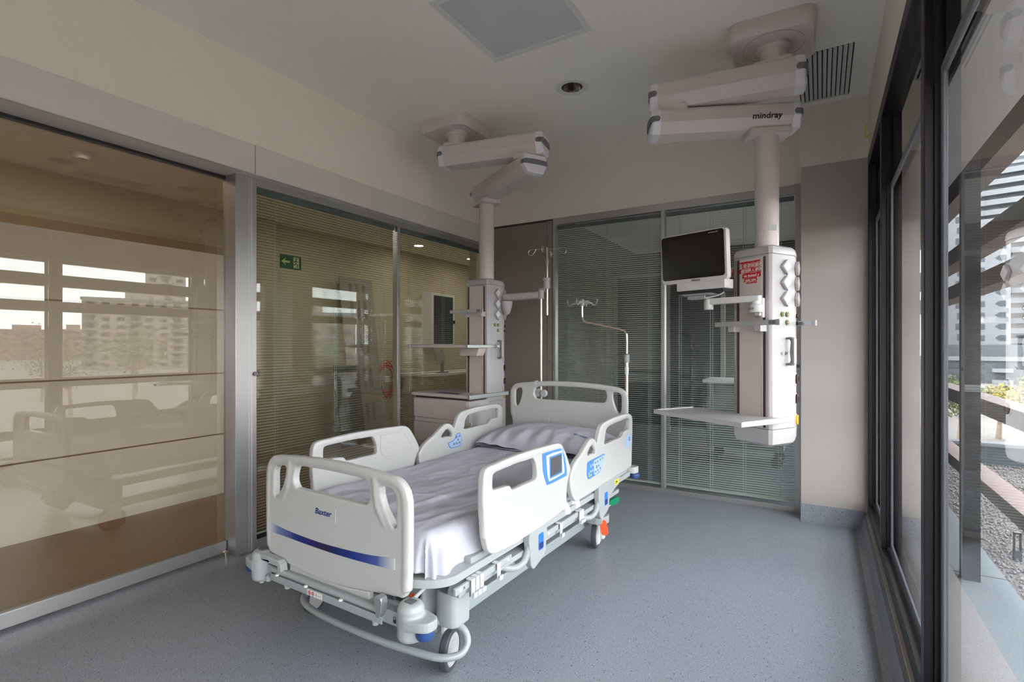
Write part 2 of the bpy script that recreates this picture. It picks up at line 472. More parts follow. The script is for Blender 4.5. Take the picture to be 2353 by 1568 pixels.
# left partition
w2 = thing('window_2', 'glass partition with blinds on the left, between the jamb post and the corner', 'glass partition', kind='structure')
bobj('top_rail', 'alu', w2, (PL-.06, PL, 2.085, 4.78, 2.412, 2.458), .002)
bobj('bottom_rail', 'alu', w2, (PL-.06, PL, 2.085, 4.78, 0, .06), .002)
bobj('lower_gasket', 'gasket', w2, (PL-.05, PL-.012, 2.085, 4.78, .06, .085))
bobj('mullion', 'alu', w2, (PL-.06, PL, 3.418, 3.452, .06, 2.414), .002)
bobj('end_mullion', 'alu', w2, (PL-.06, PL, 4.72, 4.78, .06, 2.414), .002)
for a, b_ in ((2.088, 3.416), (3.454, 4.72)):
    bobj('pane', 'blindpane', w2, (PL-.014, PL-.008, a, b_, .06, 2.412))
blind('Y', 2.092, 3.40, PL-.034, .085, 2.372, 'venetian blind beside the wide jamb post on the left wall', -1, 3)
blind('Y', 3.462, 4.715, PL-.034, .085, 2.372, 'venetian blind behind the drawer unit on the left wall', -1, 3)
# back partition
w3 = thing('window_3', 'glass partition with blinds behind the bed and the monitor', 'glass partition', kind='structure')
bobj('top_rail', 'alu', w3, (-2.367, -.137, YB-.002, YB+.06, 2.588, 2.655), .002)
bobj('bottom_rail', 'alu', w3, (-2.367, -.137, YB-.002, YB+.06, 0, .045), .002)
bobj('left_stile', 'alu', w3, (-2.367, -2.335, YB-.002, YB+.06, .045, 2.59), .002)
bobj('right_stile', 'alu', w3, (-.182, -.137, YB-.012, YB+.06, 0, 2.655), .002)
bobj('mullion', 'alu', w3, (-1.262, -1.228, YB-.002, YB+.06, .045, 2.59), .002)
for a, b_ in ((-2.335, -1.262), (-1.228, -.182)):
    bobj('pane', 'blindpane', w3, (a, b_, YB+.008, YB+.014, .045, 2.588))
for x in (-2.395, -.16):
    c = B(); lathe(c, [(0, 0), (.014, 0), (.014, .018), (0, .018)], 24, Matrix.Translation((x, YB-.004, 1.185)) @ Matrix.Rotation(PI/2, 4, 'X'))
    obj('lock_knob', c, 'capgrey', w3, sm=True)
blind('X', -2.325, -1.27, YB+.036, .07, 2.54, 'venetian blind behind the bed head, left of the silver mullion', 1, 3, -20)
blind('X', -1.22, -.19, YB+.036, .07, 2.54, 'venetian blind behind the patient monitor and right pendant', 1, 4, 4)

# ---- window wall on the right
w1 = thing('window_1', 'dark framed floor to ceiling window along the right side', 'window', kind='structure')
bobj('top_frame', 'alu_dark', w1, (WR, .36, YN, 4.62, 2.665, 2.745), .003)
bobj('bottom_frame', 'alu_dark', w1, (WR, .36, YN, 4.62, .118, .19), .003)
MUL = [4.59, 3.665, 2.225, .79, -.64, -2.17]
for y in MUL: bobj('mullion', 'alu_dark', w1, (WR, .354, y-.033, y+.033, .19, 2.665), .003)
for y0, y1 in zip(MUL[1:], MUL[:-1]):
    a, b_ = y0+.033, y1-.033
    c = B()
    for dd in ((.322, .336, a, a+.012, .19, 2.665), (.322, .336, b_-.012, b_, .19, 2.665)): box(c, *dd)
    obj('gasket', c, 'gasket', w1)
    c = B(); s = .030
    for dd in ((.336, .352, a+.012, a+.012+s, .2, 2.27), (.336, .352, b_-.012-s, b_-.012, .2, 2.27), (.336, .352, a+.012+s, b_-.012-s, .2, .2+s), (.336, .352, a+.012+s, b_-.012-s, 2.235, 2.27)): box(c, *dd)
    obj('sash', c, 'sash', w1, bev=.006)
    bobj('pane', 'winpane', w1, (.343, .349, a+.03, b_-.03, .22, 2.25))
    bobj('upper_pane', 'winpane', w1, (.343, .349, a+.012, b_-.012, 2.27, 2.665))
bobj('shutter_box', 'alu_dark', w1, (.40, .62, YN, 4.62, 2.285, 3.19))
bobj('shutter_trim', 'labelwhite', w1, (.385, .63, YN, 4.62, 2.262, 2.285))
# yellow hook on the wall by the window top
c = B(); tube(c, [(.285, 4.40, 2.90), (.270, 4.40, 2.905), (.268, 4.40, 2.87), (.268, 4.40, 2.815), (.280, 4.40, 2.815), (.283, 4.40, 2.83)], .004, 8)
tag(obj('cable_hook', c, 'yellow', None, sm=True), 'tiny yellow hook high on the wall above the window frame', 'hook')

# ------------------------------------------------------------------ ceiling fittings
t = thing('ceiling_light', 'square unlit glass ceiling light panel with white rim', 'light', (-1.48, 2.5, CZ))
c = B()
for dd in ((-.335, .335, -.335, -.30, -.008, .002), (-.335, .335, .30, .335, -.008, .002), (-.335, -.30, -.30, .30, -.008, .002), (.30, .335, -.30, .30, -.008, .002)): box(c, *dd)
obj('rim', c, 'labelwhite', t); bobj('diffuser', 'diffuser', t, (-.30, .30, -.30, .30, -.004, .002))
t = thing('recessed_downlight', 'round recessed downlight near the middle of the ceiling, unlit', 'light', (-1.53, 3.40, CZ))
c = B(); lathe(c, [(.075, -.002), (.118, -.002), (.118, .0), (.112, -.006), (.08, -.006)], 40); obj('ring', c, 'labelwhite', t, sm=True)
c = B()
for k in range(40):
    a0_, a1_ = 2*PI*k/40, 2*PI*(k+1)/40
    r0_, r1_ = (.078, .052); w0 = .0015*(k % 2)
    c.faces.new([c.verts.new(v) for v in ((r0_*math.cos(a0_), r0_*math.sin(a0_), 0), (r0_*math.cos(a1_), r0_*math.sin(a1_), 0), (r1_*math.cos(a1_)*(1-w0*20), r1_*math.sin(a1_)*(1-w0*20), .095), (r1_*math.cos(a0_), r1_*math.sin(a0_), .095))])
obj('reflector', c, 'reflector', t)
c = B(); lathe(c, [(0, .094), (.056, .094), (.056, .10), (0, .10)], 30); obj('lamp_glass', c, 'pend', t)
t = thing('air_vent', 'white louvred ceiling air vent beside the right pendant', 'vent', (.02, 4.13, CZ))
c = B()
for dd in ((-.185, .185, -.405, -.375, -.01, .002), (-.185, .185, .375, .405, -.01, .002), (-.185, -.155, -.375, .375, -.01, .002), (.155, .185, -.375, .375, -.01, .002)): box(c, *dd)
obj('frame', c, 'ceil', t); bobj('backing', 'black', t, (-.155, .155, -.375, .375, -.001, .001))
c = B()
for k in range(11):
    x = -.14+k*.0275
    mx = Matrix.Translation((x, 0, -.006)) @ Matrix.Rotation(R(-52), 4, 'Y'); box(c, -.0012, .0012, -.375, .375, -.015, .012, mx)
obj('louvres', c, 'labelwhite', t)

# ------------------------------------------------------------------ ceiling pendants
def pendant(loc, rot, plate, pc, prot, elbow, label, plabel, a1ext):
    t = thing('ceiling_pendant', label, 'medical pendant', (*loc, 0), rot, 'ceiling supply pendants')
    inv = (Matrix.Translation((*loc, 0)) @ Matrix.Rotation(rot, 4, 'Z')).inverted()
    W = lambda x, y, z: inv @ Vector((x, y, z))
    # ceiling plate: rounded square with swelling underside
    c = B(); mp = inv @ Matrix.Translation((*pc, 0)) @ Matrix.Rotation(prot, 4, 'Z')
    sec = [(.222, CZ), (.225, CZ-.04), (.223, CZ-.078), (.212, CZ-.098), (.18, CZ-.105)]
    rings = []
    for s, z in sec:
        rings.append([c.verts.new(mp @ Vector((x, y, z))) for x, y in rrect(-s, s, -s, s, .06, 6)])
    for i in range(len(rings)-1):
        n = len(rings[i])
        for k in range(n): c.faces.new((rings[i][k], rings[i][(k+1) % n], rings[i+1][(k+1) % n], rings[i+1][k]))
    c.faces.new(rings[0]); c.faces.new(rings[-1][::-1])
    pl = obj('ceiling_plate', c, 'pend', t, sm=True)
    c = B(); lathe(c, [(.161, CZ-.104), (.164, CZ-.104), (.164, CZ-.1065), (.161, CZ-.1065)], 48, inv @ Matrix.Translation((*plate, 0)))
    obj('cover_ring', c, 'pendwhite', pl, sm=True)
    c = B(); lathe(c, [(.05, CZ-.10), (.088, CZ-.10), (.092, CZ-.125), (.08, CZ-.135), (.07, CZ-.14), (.07, 2.985), (.05, 2.985)], 40, inv @ Matrix.Translation((*plate, 0)))
    obj('collar', c, 'pend', t, sm=True)
    def arm(p0, p1, z0, z1, e0, e1, nm):
        d_ = Vector((p1[0]-p0[0], p1[1]-p0[1], 0)); L_ = d_.length; ang = math.atan2(d_.y, d_.x)
        mx = inv @ Matrix.Translation((p0[0], p0[1], 0)) @ Matrix.Rotation(ang, 4, 'Z')
        hw = .105; hh = z1-z0
        prof = [(-hw*.62, z0), (hw*.62, z0), (hw, z0+hh*.42), (hw*1.0, z0+hh*.62), (hw*.93, z1-.012), (hw*.86, z1), (-hw*.86, z1), (-hw*.93, z1-.012), (-hw, z0+hh*.62), (-hw, z0+hh*.42)]
        c = B(); prism(c, prof, -e0, L_+e1, lambda a, b, q: mx @ Vector((q, a, b)))
        bd = obj(nm, c, 'pend', t, sm=True, auto=20)
        for q, s in ((-e0, -1), (L_+e1, 1)):
            c = B(); rg = []
            for k, (ex, sc) in enumerate(((-.012, 1.015), (.012, 1.015), (.028, .97), (.038, .86))):
                zc = (z0+z1)/2
                rg.append([c.verts.new(mx @ Vector((q+s*(ex+.014*(1-(a/hw)**2)*(k > 1)), a*sc, zc+(b-zc)*sc))) for a, b in prof])
            for i in range(3):
                n = len(prof)
                for k in range(n): c.faces.new((rg[i][k], rg[i][(k+1) % n], rg[i+1][(k+1) % n], rg[i+1][k]))
            c.faces.new(rg[0]); c.faces.new(rg[-1])
            cap = obj('end_cap', c, 'endcap', bd, sm=True, auto=30)
            c = B(); zc = z0+hh*.58
            outl = [(math.cos(x)*1., math.sin(x)) for x in [2*PI*k/16 for k in range(16)]]
            hs = hh*.115
            # grey band running round the end and ending in a round dot on each side
            for sd in (-1, 1):
                lathe(c, [(0, 0), (hs, 0), (hs, .003), (0, .003)], 20, mx @ Matrix.Translation((q+s*.008, sd*(hw*1.013), zc)) @ Matrix.Rotation(-sd*PI/2, 4, 'X'))
            a_ = [(q+s*.004, hw*1.02), (q+s*.03, hw*.99), (q+s*.046, hw*.86), (q+s*.054, hw*.4), (q+s*.055, 0), (q+s*.054, -hw*.4), (q+s*.046, -hw*.86), (q+s*.03, -hw*.99), (q+s*.004, -hw*1.02)]
            for i in range(len(a_)-1):
                (x0, y0), (x1, y1) = a_[i], a_[i+1]
                vs = [c.verts.new(mx @ Vector(v)) for v in ((x0, y0, zc-hs), (x1, y1, zc-hs), (x1, y1, zc+hs), (x0, y0, zc+hs), (x0-s*.02, y0*.9, zc-hs), (x1-s*.02, y1*.9, zc-hs), (x1-s*.02, y1*.9, zc+hs), (x0-s*.02, y0*.9, zc+hs))]
                for f in ((0, 1, 2, 3), (7, 6, 5, 4), (0, 4, 5, 1), (3, 2, 6, 7)): c.faces.new([vs[k] for k in f])
            g = obj('grey_insert', c, 'capgrey', cap)
        return bd, mx, L_
    arm(plate, elbow, 2.815, 2.972, a1ext[0], a1ext[1], 'upper_arm')
    b2, m2, L2 = arm(elbow, loc, 2.655, 2.80, a1ext[2], a1ext[3], 'lower_arm')
    for p, z0, z1 in ((plate, 2.965, 2.995), (elbow, 2.79, 2.83)):
        c = B(); mq = inv @ Matrix.Translation((*p, 0)) @ Matrix.Rotation(rot+.5, 4, 'Z')
        prism(c, rrect(-.105, .105, -.075, .075, .03, 5), z0, z1, lambda a, b, q: mq @ Vector((a, b, q)))
        obj('swivel_joint', c, 'pend', t, bev=.004)
    c = B(); mq = m2 @ Matrix.Translation((L2, 0, 0))
    prism(c, rrect(-.12, .12, -.085, .085, .012, 4), 2.625, 2.66, lambda a, b, q: mq @ Vector((a, b, q))); obj('pole_flange', c, 'pend', t, bev=.006)
    c = B(); lathe(c, [(.0, 1.90), (.068, 1.90), (.068, 2.64), (0, 2.64)], 48); po = obj('drop_pole', c, 'pend', t, sm=True)
    c = B(); lathe(c, [(.0, 1.925), (.080, 1.925), (.080, 1.94), (.072, 1.952), (0, 1.952)], 48); obj('pole_ring', c, 'pendwhite', po, sm=True)
    # supply head
    sec = [(-.118, -.145), (.115, -.145), (.132, -.13), (.132, .07), (.098, .142), (-.098, .142), (-.132, .07), (-.132, -.13)]
    c = B(); prism(c, sec, .86, 1.890, XY); hd = obj('supply_head', c, 'pendwhite', t, bev=.006)
    for nm, zs in (('top_cover', ((1.890, 1.0), (1.915, .985), (1.932, .94), (1.941, .84))), ('bottom_cover', ((.86, 1.0), (.80, .985), (.772, .93), (.757, .78)))):
        c = B(); rg = [[c.verts.new((x*s*1.01, y*s*1.01, z)) for x, y in sec] for z, s in zs]
        for i in range(3):
            for k in range(8): c.faces.new((rg[i][k], rg[i][(k+1) % 8], rg[i+1][(k+1) % 8], rg[i+1][k]))
        c.faces.new(rg[0]); c.faces.new(rg[-1]); obj(nm, c, 'pendwhite', t, sm=True, auto=35)
    bobj('front_panel', 'pendface', hd, (-.078, .078, -.1485, -.142, .87, 1.874), .001)
    for x in (-.097, .083): bobj('groove', 'groove', hd, (x, x+.014, -.1475, -.142, .87, 1.874))
    for x in (-.108, .070): bobj('groove_edge', 'chrome', hd, (x, x+.004, -.149, -.142, .87, 1.874))
    # diamond sockets on the right face and on the bevel
    for z in (1.815, 1.722, 1.628):
        c = B(); mq = Matrix.Translation((.132, -.02, z)) @ Matrix.Rotation(PI/4, 4, 'X')
        box(c, 0, .02, -.031, .031, -.031, .031, mq); s_ = obj('power_socket', c, 'pendwhite', hd, bev=.004)
        c = B(); box(c, .02, .0212, -.024, .024, -.018, .024, mq); obj('socket_lid', c, 'labelwhite', s_, bev=.001)
        c = B(); lathe(c, [(0, 0), (.005, 0), (.005, .01), (0, .01)], 10, mq @ Matrix.Translation((.006, -.02, -.033)) @ Matrix.Rotation(PI, 4, 'X')); obj('blue_light', c, 'brightblue', s_)
        for sd in (1, -1):
            mb = Matrix.Translation((.1165*sd, .106, z)) @ Matrix.Rotation(R(25)*sd, 4, 'Z') @ Matrix.Rotation(PI/4, 4, 'X')
            c = B(); box(c, min(0, .02*sd), max(0, .02*sd), -.031, .031, -.031, .031, mb); obj('power_socket', c, 'pendwhite', hd, bev=.004)
    for y, z in ((-.045, 1.535), (.0, 1.535), (.0, 1.488)):
        for r_, m_, dx in ((.0155, 'portgreen', .006), (.0125, 'portyellow', .008), (.0095, 'darkport', .0095), (.005, 'labelwhite', .011)):
            c = B(); lathe(c, [(0, 0), (r_, 0), (r_, dx), (0, dx)], 20, Matrix.Translation((.132, y, z)) @ Matrix.Rotation(PI/2, 4, 'Y'))
            q = obj('gas_outlet' if m_ == 'portgreen' else 'outlet_ring', c, m_, hd if m_ == 'portgreen' else g0, sm=True)
            if m_ == 'portgreen': g0 = q
    for z, m_ in ((1.53, 'darkport'), (1.485, 'darkport'), (1.15, 'darkport'), (1.03, 'darkport'), (.905, 'portyellow')):
        r_ = .013 if z > 1.4 else .03
        mb = Matrix.Translation((.115, .106, z)) @ Matrix.Rotation(R(25), 4, 'Z') @ Matrix.Rotation(PI/2, 4, 'Y')
        c = B(); lathe(c, [(0, -.002), (r_*1.25, -.002), (r_*1.25, .004), (0, .004)], 24, mb); q = obj('gas_outlet', c, 'labelwhite', hd, sm=True)
        c = B(); lathe(c, [(0, 0), (r_, 0), (r_, .014), (r_*.55, .016), (r_*.5, .008), (0, .008)], 24, mb); obj('outlet_ring', c, m_, q, sm=True)
    # grey grip
    c = B(); pts = [(.134, 1.40), (.165, 1.402), (.178, 1.385), (.176, 1.35), (.172, 1.315), (.176, 1.28), (.178, 1.25), (.165, 1.233), (.134, 1.235)]
    pts = pts[:]; inner = [(.134, 1.247), (.156, 1.25), (.162, 1.265), (.156, 1.315), (.162, 1.37), (.156, 1.388), (.134, 1.388)]
    prism(c, pts+inner, -.012, .016, lambda a, b, q: Vector((a, q, b))); gr = obj('grip_handle', c, 'capgrey', t, bev=.004)
    bobj('grip_face', 'pendwhite', gr, (.176, .184, -.010, .014, 1.245, 1.393), .003)
    return t, inv

Rp, Rinv = pendant((-.287, 3.53), R(-31), (-.24, 3.375), (-.25, 3.43), R(2), (-.80, 3.31), 'large ceiling pendant on the right holding the patient monitor and tray shelf', '', (.12, .09, .10, .13))
Lp, Linv = pendant((-2.61, 3.92), R(-5), (-2.57, 3.42), (-2.63, 3.50), R(-1), (-1.97, 3.53), 'ceiling pendant in the left corner with drawers and drip pole', '', (.09, .11, .10, .10))
for P_, inv_ in ((Rp, Rinv),):
    c = B()
    for y0_, n_ in ((-.062, 5), (-.02, 7)):
        pts = [(.1335, y0_+.005*k+.003*math.sin(k*2.1), 1.305+.012*math.sin(k*2.6+y0_*50)) for k in range(n_)]
        tube(c, smooth(pts, 4, False), .0006, 5)
    obj('pen_marks', c, 'print', P_)
# logo on right lower arm (world placed, parented in pendant space)
e2 = Vector((-.287+.80, 3.53-3.30, 0)).normalized(); n2 = Vector((e2.y, -e2.x, 0))
for P in (Rp,):
    lo = Vector((-.287, 3.53, 0)) - e2*.12 + n2*.1075
    mx = Rinv @ facing((lo.x, lo.y, 2.703), e2)
    text('brand_lettering', 'mindray', .052, 'print', P, mx, shear=.12, bold=.0006, thick=.0008)
# writing on the pole label, red sticker
bobj('pole_label', 'labelwhite', Rp, (.010, .050, -.0705, -.052, 2.045, 2.075), mx=Matrix.Rotation(R(38), 4, 'Z'))
st = thing('warning_sticker', 'torn red warning sticker on the front of the right pendant', 'sticker', (-.287, 3.53, .047), R(-31))
c = B(); ys = -.1490
blobs = [(-.078, .065, 1.802, 1.812, .006), (-.060, .072, 1.771, 1.800, .0), (-.078, .072, 1.742, 1.768, .0), (-.056, .066, 1.712, 1.740, .0), (-.046, .042, 1.689, 1.711, .0), (-.03, .045, 1.678, 1.685, 0)]
for x0, x1, z0, z1, sl in blobs:
    o_ = []
    n = 9
    for k in range(n+1):
        x = x0+(x1-x0)*k/n; o_.append((x, z0+random.uniform(-.0018, .0018)))
    for k in range(4): o_.append((x1+random.uniform(-.004, .005), z0+(z1-z0)*(k+.5)/4))
    for k in range(n+1):
        x = x1-(x1-x0)*k/n; o_.append((x, z1+random.uniform(-.0018, .0018)))
    for k in range(4): o_.append((x0+random.uniform(-.005, .004), z1-(z1-z0)*(k+.5)/4))
    prism(c, o_, ys-.0006, ys, XZ)
obj('red_print', c, 'red', st)
for s_, z, x, sz in (('经调试验收', 1.776, -.050, .0265), ('请勿投入使用', 1.746, -.068, .0245), ('ot tested y', 1.718, -.046, .0235), ('not use', 1.692, -.036, .0235)):
    text('sticker_writing', s_, sz, 'labelwhite', st, facing((x, ys-.0010, z), (1, 0, 0)), bold=.0004, thick=.0004)
# red strip wrapped to the far edge of the head
bobj('torn_strip', 'red', st, (-.129, -.121, -.1462, -.1455, 1.742, 1.782))

# rails and shelves
def rail(parent, x0, x1, y, z, nm='equipment_rail'):
    r_ = bobj(nm, 'alurail', parent, (x0, x1, y-.008, y, z, z+.03), .002)
    bobj('rail_end', 'pendwhite', r_, (x1-.001, x1+.026, y-.012, y+.003, z-.002, z+.032), .004)
    bobj('rail_label', 'capgrey', r_, (x1-.045, x1-.004, y-.0088, y-.008, z+.004, z+.026))
    for x in (-.095, .085):
        k = bobj('clamp', 'pendwhite', r_, (x-.024, x+.020, y-.002, -.14, z-.035, z+.008), .003)
    return r_
rail(Rp, -.215, .205, -.20, 1.468)
rail(Lp, -.26, .10, -.20, 1.640)
b_ = bobj('side_rail', 'alurail', Rp, (.08, .205, .13, .138, 1.47, 1.50), .002); bobj('rail_end', 'pendwhite', b_, (.20, .226, .126, .142, 1.468, 1.502), .004)
# right tray shelf
t = Rp
sh = bobj('tray_shelf', 'pendwhite', t, (-.44, .20, -.485, -.13, .925, .935), .002); sh['label'] = 'flat white tray with raised rails'
c = B()
for dd in ((-.45, -.43, -.49, -.16, .912, .942), (.19, .208, -.49, -.06, .912, .942), (-.45, .208, -.497, -.48, .912, .940)): box(c, *dd)
obj('shelf_rail', c, 'pendwhite', sh, bev=.003)
bobj('shelf_bracket', 'pendwhite', sh, (-.12, .10, -.24, -.14, .885, .925), .01)
# left shelf + drawer unit (fixed to the pendant)
t = Lp
sh = bobj('instrument_shelf', 'pendface', t, (-.56, .11, -.40, -.13, 1.333, 1.357), .002)
c = B(); box(c, -.59, -.56, -.41, -.13, 1.330, 1.360); obj('shelf_end', c, 'alurail', sh, bev=.003)
c = B(); box(c, .11, .135, -.415, .08, 1.330, 1.360); obj('side_rail', c, 'alurail', sh, bev=.004)
c = B(); prism(c, [(-.13, 1.33), (.11, 1.33), (.095, 1.29), (.082, 1.262), (-.105, 1.262), (-.118, 1.29)], -.24, -.14, XZ); obj('shelf_bracket', c, 'pendface', sh, bev=.004)
dr = bobj('drawer_unit', 'pendface', t, (-.53, .115, -.385, .13, .42, .885), .004)
tp = bobj('drawer_top', 'pendface', dr, (-.55, .12, -.40, .13, .905, .932), .002)
bobj('top_shadow_gap', 'groove', dr, (-.52, .11, -.375, .12, .885, .905))
c = B(); box(c, .12, .148, -.405, .14, .900, .936); obj('side_rail', c, 'alurail', tp, bev=.004)
bobj('blue_sheet', 'navy', tp, (-.30, -.05, -.34, -.27, .932, .9335))
for z0, z1 in ((.715, .88), (.50, .672)):
    q = bobj('drawer', 'pendface', dr, (-.525, .110, -.397, -.385, z0, z1), .004)
    bobj('drawer_handle', 'pendface', q, (-.50, .155, -.40, -.385, z0-.033, z0-.004), .002)
bobj('rounded_corner', 'pendwhite', dr, (.09, .128, -.392, .125, .42, .884), .012)
# drip pole on a swing arm at the left pendant
ipw = (-2.125, 4.09)
Wl = lambda x, y, z: Linv @ Vector((x, y, z))
c = B(); a0 = Wl(-2.47, 3.99, 1.785); a1 = Wl(-2.145, 4.055, 1.80)
tube(c, [a0, a1], .035, 8); arm_ = obj('swing_arm', c, 'pendwhite', Lp, bev=.004)
c = B(); lathe(c, [(.0, 1.62), (.03, 1.64), (.05, 1.70), (.055, 1.75), (.0, 1.75)], 24, Matrix.Translation(Wl(-2.44, 3.99, 0))); obj('arm_mount', c, 'pendwhite', Lp, sm=True)
c = B(); lathe(c, [(0, 1.765), (.026, 1.765), (.026, 1.84), (0, 1.84)], 20, Matrix.Translation(Wl(*ipw[:1], 4.06, 0))); obj('arm_knuckle', c, 'pendwhite', arm_, sm=True)
dp = thing('drip_stand_pole', 'slim steel drip pole with wire hooks behind the bed, beside the left pendant', 'drip pole', (ipw[0], ipw[1], 0))
c = B(); tube(c, [(.0, -.03, .30), (.0, -.03, 1.80)], .0105, 16); obj('lower_tube', c, 'chrome', dp, sm=True)
c = B(); tube(c, [(.045, 0, 1.62), (.045, 0, 2.22)], .0095, 16); obj('upper_tube', c, 'chrome', dp, sm=True)
c = B(); lathe(c, [(0, 1.855), (.030, 1.855), (.030, 1.925), (.033, 1.928), (.033, 1.945), (.026, 1.952), (0, 1.952)], 24, Matrix.Translation((.04, 0, 0))); obj('height_clamp', c, 'pendwhite', dp, sm=True)
c = B(); lathe(c, [(0, 2.07), (.013, 2.07), (.013, 2.105), (0, 2.105)], 16, Matrix.Translation((.045, 0, 0))); obj('tube_collar', c, 'pendwhite', dp, sm=True)
c = B(); box(c, -.03, .03, -.02, .02, 1.825, 1.86); tube(c, [(-.01, 0, 1.85), (.02, 0, 1.89)], .006, 8); obj('clamp_lever', c, 'pendwhite', dp, bev=.004)
for ang in (0, 90, 180, 270):
    c = B(); ca, sa = math.cos(R(ang+12)), math.sin(R(ang+12))
    P = [(0, 2.205), (.04, 2.205), (.14, 2.207), (.165, 2.20), (.172, 2.178), (.16, 2.16), (.14, 2.158), (.12, 2.178), (.098, 2.212)]
    P = smooth(P, 4, False)
    tube(c, [(.045+r_*ca, r_*sa, z) for r_, z in P], .0028, 8); obj('wire_hook', c, 'chrome', dp, sm=True)
c = B(); box(c, -.045, -.01, -.05, -.01, .90, .97); lathe(c, [(0, 0), (.032, 0), (.034, .02), (.026, .03), (0, .03)], 16, Matrix.Translation((.05, -.06, .935)) @ Matrix.Rotation(PI/2, 4, 'X')); tube(c, [(-.02, -.03, .94), (.05, -.05, .94)], .008, 8)
obj('accessory_clamp', c, 'trans', dp, bev=.003)

# ------------------------------------------------------------------ patient monitor
mt_ = thing('patient_monitor', 'switched-off flat patient monitor on a white support arm', 'monitor', (-.68, 3.335, 0), math.atan2(3.268-3.406, -.475+.888))
tilt = Matrix.Translation((0, 0, 1.745)) @ Matrix.Rotation(R(4), 4, 'X') @ Matrix.Translation((0, 0, -1.745))
def T(bm): bmesh.ops.transform(bm, matrix=tilt, verts=bm.verts[:])
hw = .218
c = B(); prism(c, rrect(-hw, hw, 1.745, 2.050, .022, 6), .0, .045, XZ); T(c); hs = obj('housing', c, 'monwhite', mt_, bev=.008)
c = B(); prism(c, rrect(-hw+.004, hw-.013, 1.768, 2.045, .018, 6), -.0025, .002, XZ); T(c); gl = obj('front_glass', c, 'monblack', mt_, bev=.001)
c = B(); prism(c, rrect(-hw+.027, hw-.035, 1.793, 2.018, .002, 2), -.0032, -.002, XZ); T(c); obj('screen', c, 'monscr', gl)
for s_, x, z, sz, m_ in (('mindray', -.012, 1.7515, .018, 'print'), ('BeneVision N17', .110, 2.028, .009, 'alurail')):
    q = text('lettering', s_, sz, m_, mt_, tilt @ facing((x, -.0035, z), (1, 0, 0)), bold=.0003, thick=.0004)
c = B(); prism(c, [(-.12, 1.752), (.20, 1.752), (.20, 1.700), (.195, 1.695), (-.115, 1.695), (-.12, 1.70)], .004, .11, XZ); ls = obj('lower_housing', c, 'monwhite', mt_, bev=.006)
bobj('module_rack', 'print', mt_, (-.118, .188, .010, .13, 1.676, 1.696), .003)
bobj('mounting_plate', 'plastic2', mt_, (-.09, .10, .02, .12, 1.664, 1.676), .002)
c = B(); tube(c, [(.05, .04, 1.66), (.05, .04, 1.645), (.13, .05, 1.655), (.17, .05, 1.672), (.175, .04, 1.684), (.12, .04, 1.685)], .004, 8); obj('cable_hook', c, 'labelwhite', mt_, sm=True)
c = B()
for x in (-.05, -.02, .02): lathe(c, [(0, 0), (.008, 0), (.008, .02), (0, .02)], 12, Matrix.Translation((x, .04, 1.645)))
box(c, -.06, .06, .03, .09, 1.640, 1.664); obj('tilt_bracket', c, 'alurail', mt_, bev=.003)
Wm = (Matrix.Translation((-.68, 3.335, 0)) @ Matrix.Rotation(mt_.rotation_euler.z, 4, 'Z')).inverted()
g = lambda x, y, z: Wm @ Vector((x, y, z))
pv = (-.600, 3.39); jt = (-.325, 3.315)
c = B(); lathe(c, [(0, 1.575), (.026, 1.575), (.028, 1.58), (.028, 1.632), (.02, 1.645), (0, 1.645)], 28, Matrix.Translation(g(*pv, 0))); obj('tilt_pivot', c, 'monwhite', mt_, sm=True)
c = B(); dv = Vector((jt[0]-pv[0], jt[1]-pv[1], 0)); ma = Wm @ Matrix.Translation((*pv, 0)) @ Matrix.Rotation(math.atan2(dv.y, dv.x), 4, 'Z')
prism(c, rrect(0, dv.length+.03, -.022, .022, .02, 6), 1.605, 1.642, lambda a, b, q: ma @ Vector((a, b, q))); obj('support_arm', c, 'monwhite', mt_, bev=.006)
c = B(); lathe(c, [(0, 1.545), (.036, 1.545), (.038, 1.55), (.038, 1.585), (.030, 1.592), (.028, 1.61), (0, 1.61)], 32, Matrix.Translation(g(*jt, 0))); obj('arm_joint', c, 'monwhite', mt_, sm=True)
text('joint_lettering', 'GCX', .016, 'print', mt_, Wm @ facing((jt[0]-.038, jt[1]-.024, 1.56), (.86, -.5, 0)), thick=.0005)
c = B(); mq = Wm @ Matrix.Translation((-.297, 3.352, 0)) @ Matrix.Rotation(R(-31), 4, 'Z')
box(c, -.03, .004, -.03, .03, 1.525, 1.60, mq); box(c, -.012, .012, -.012, .03, 1.515, 1.63, mq); obj('wall_clamp', c, 'monwhite', mt_, bev=.004)

# ------------------------------------------------------------------ hospital bed
bedloc = (-1.7612, 1.4604, 0); bedrot = R(-1.5)
bed = thing('hospital_bed', 'white electric hospital bed with slatted steel frame on castors', 'bed', bedloc, bedrot)
bed['label'] = 'white electric hospital bed with side rails standing on castors'
def mir(p): return [(-x, z) for x, z in p][::-1]
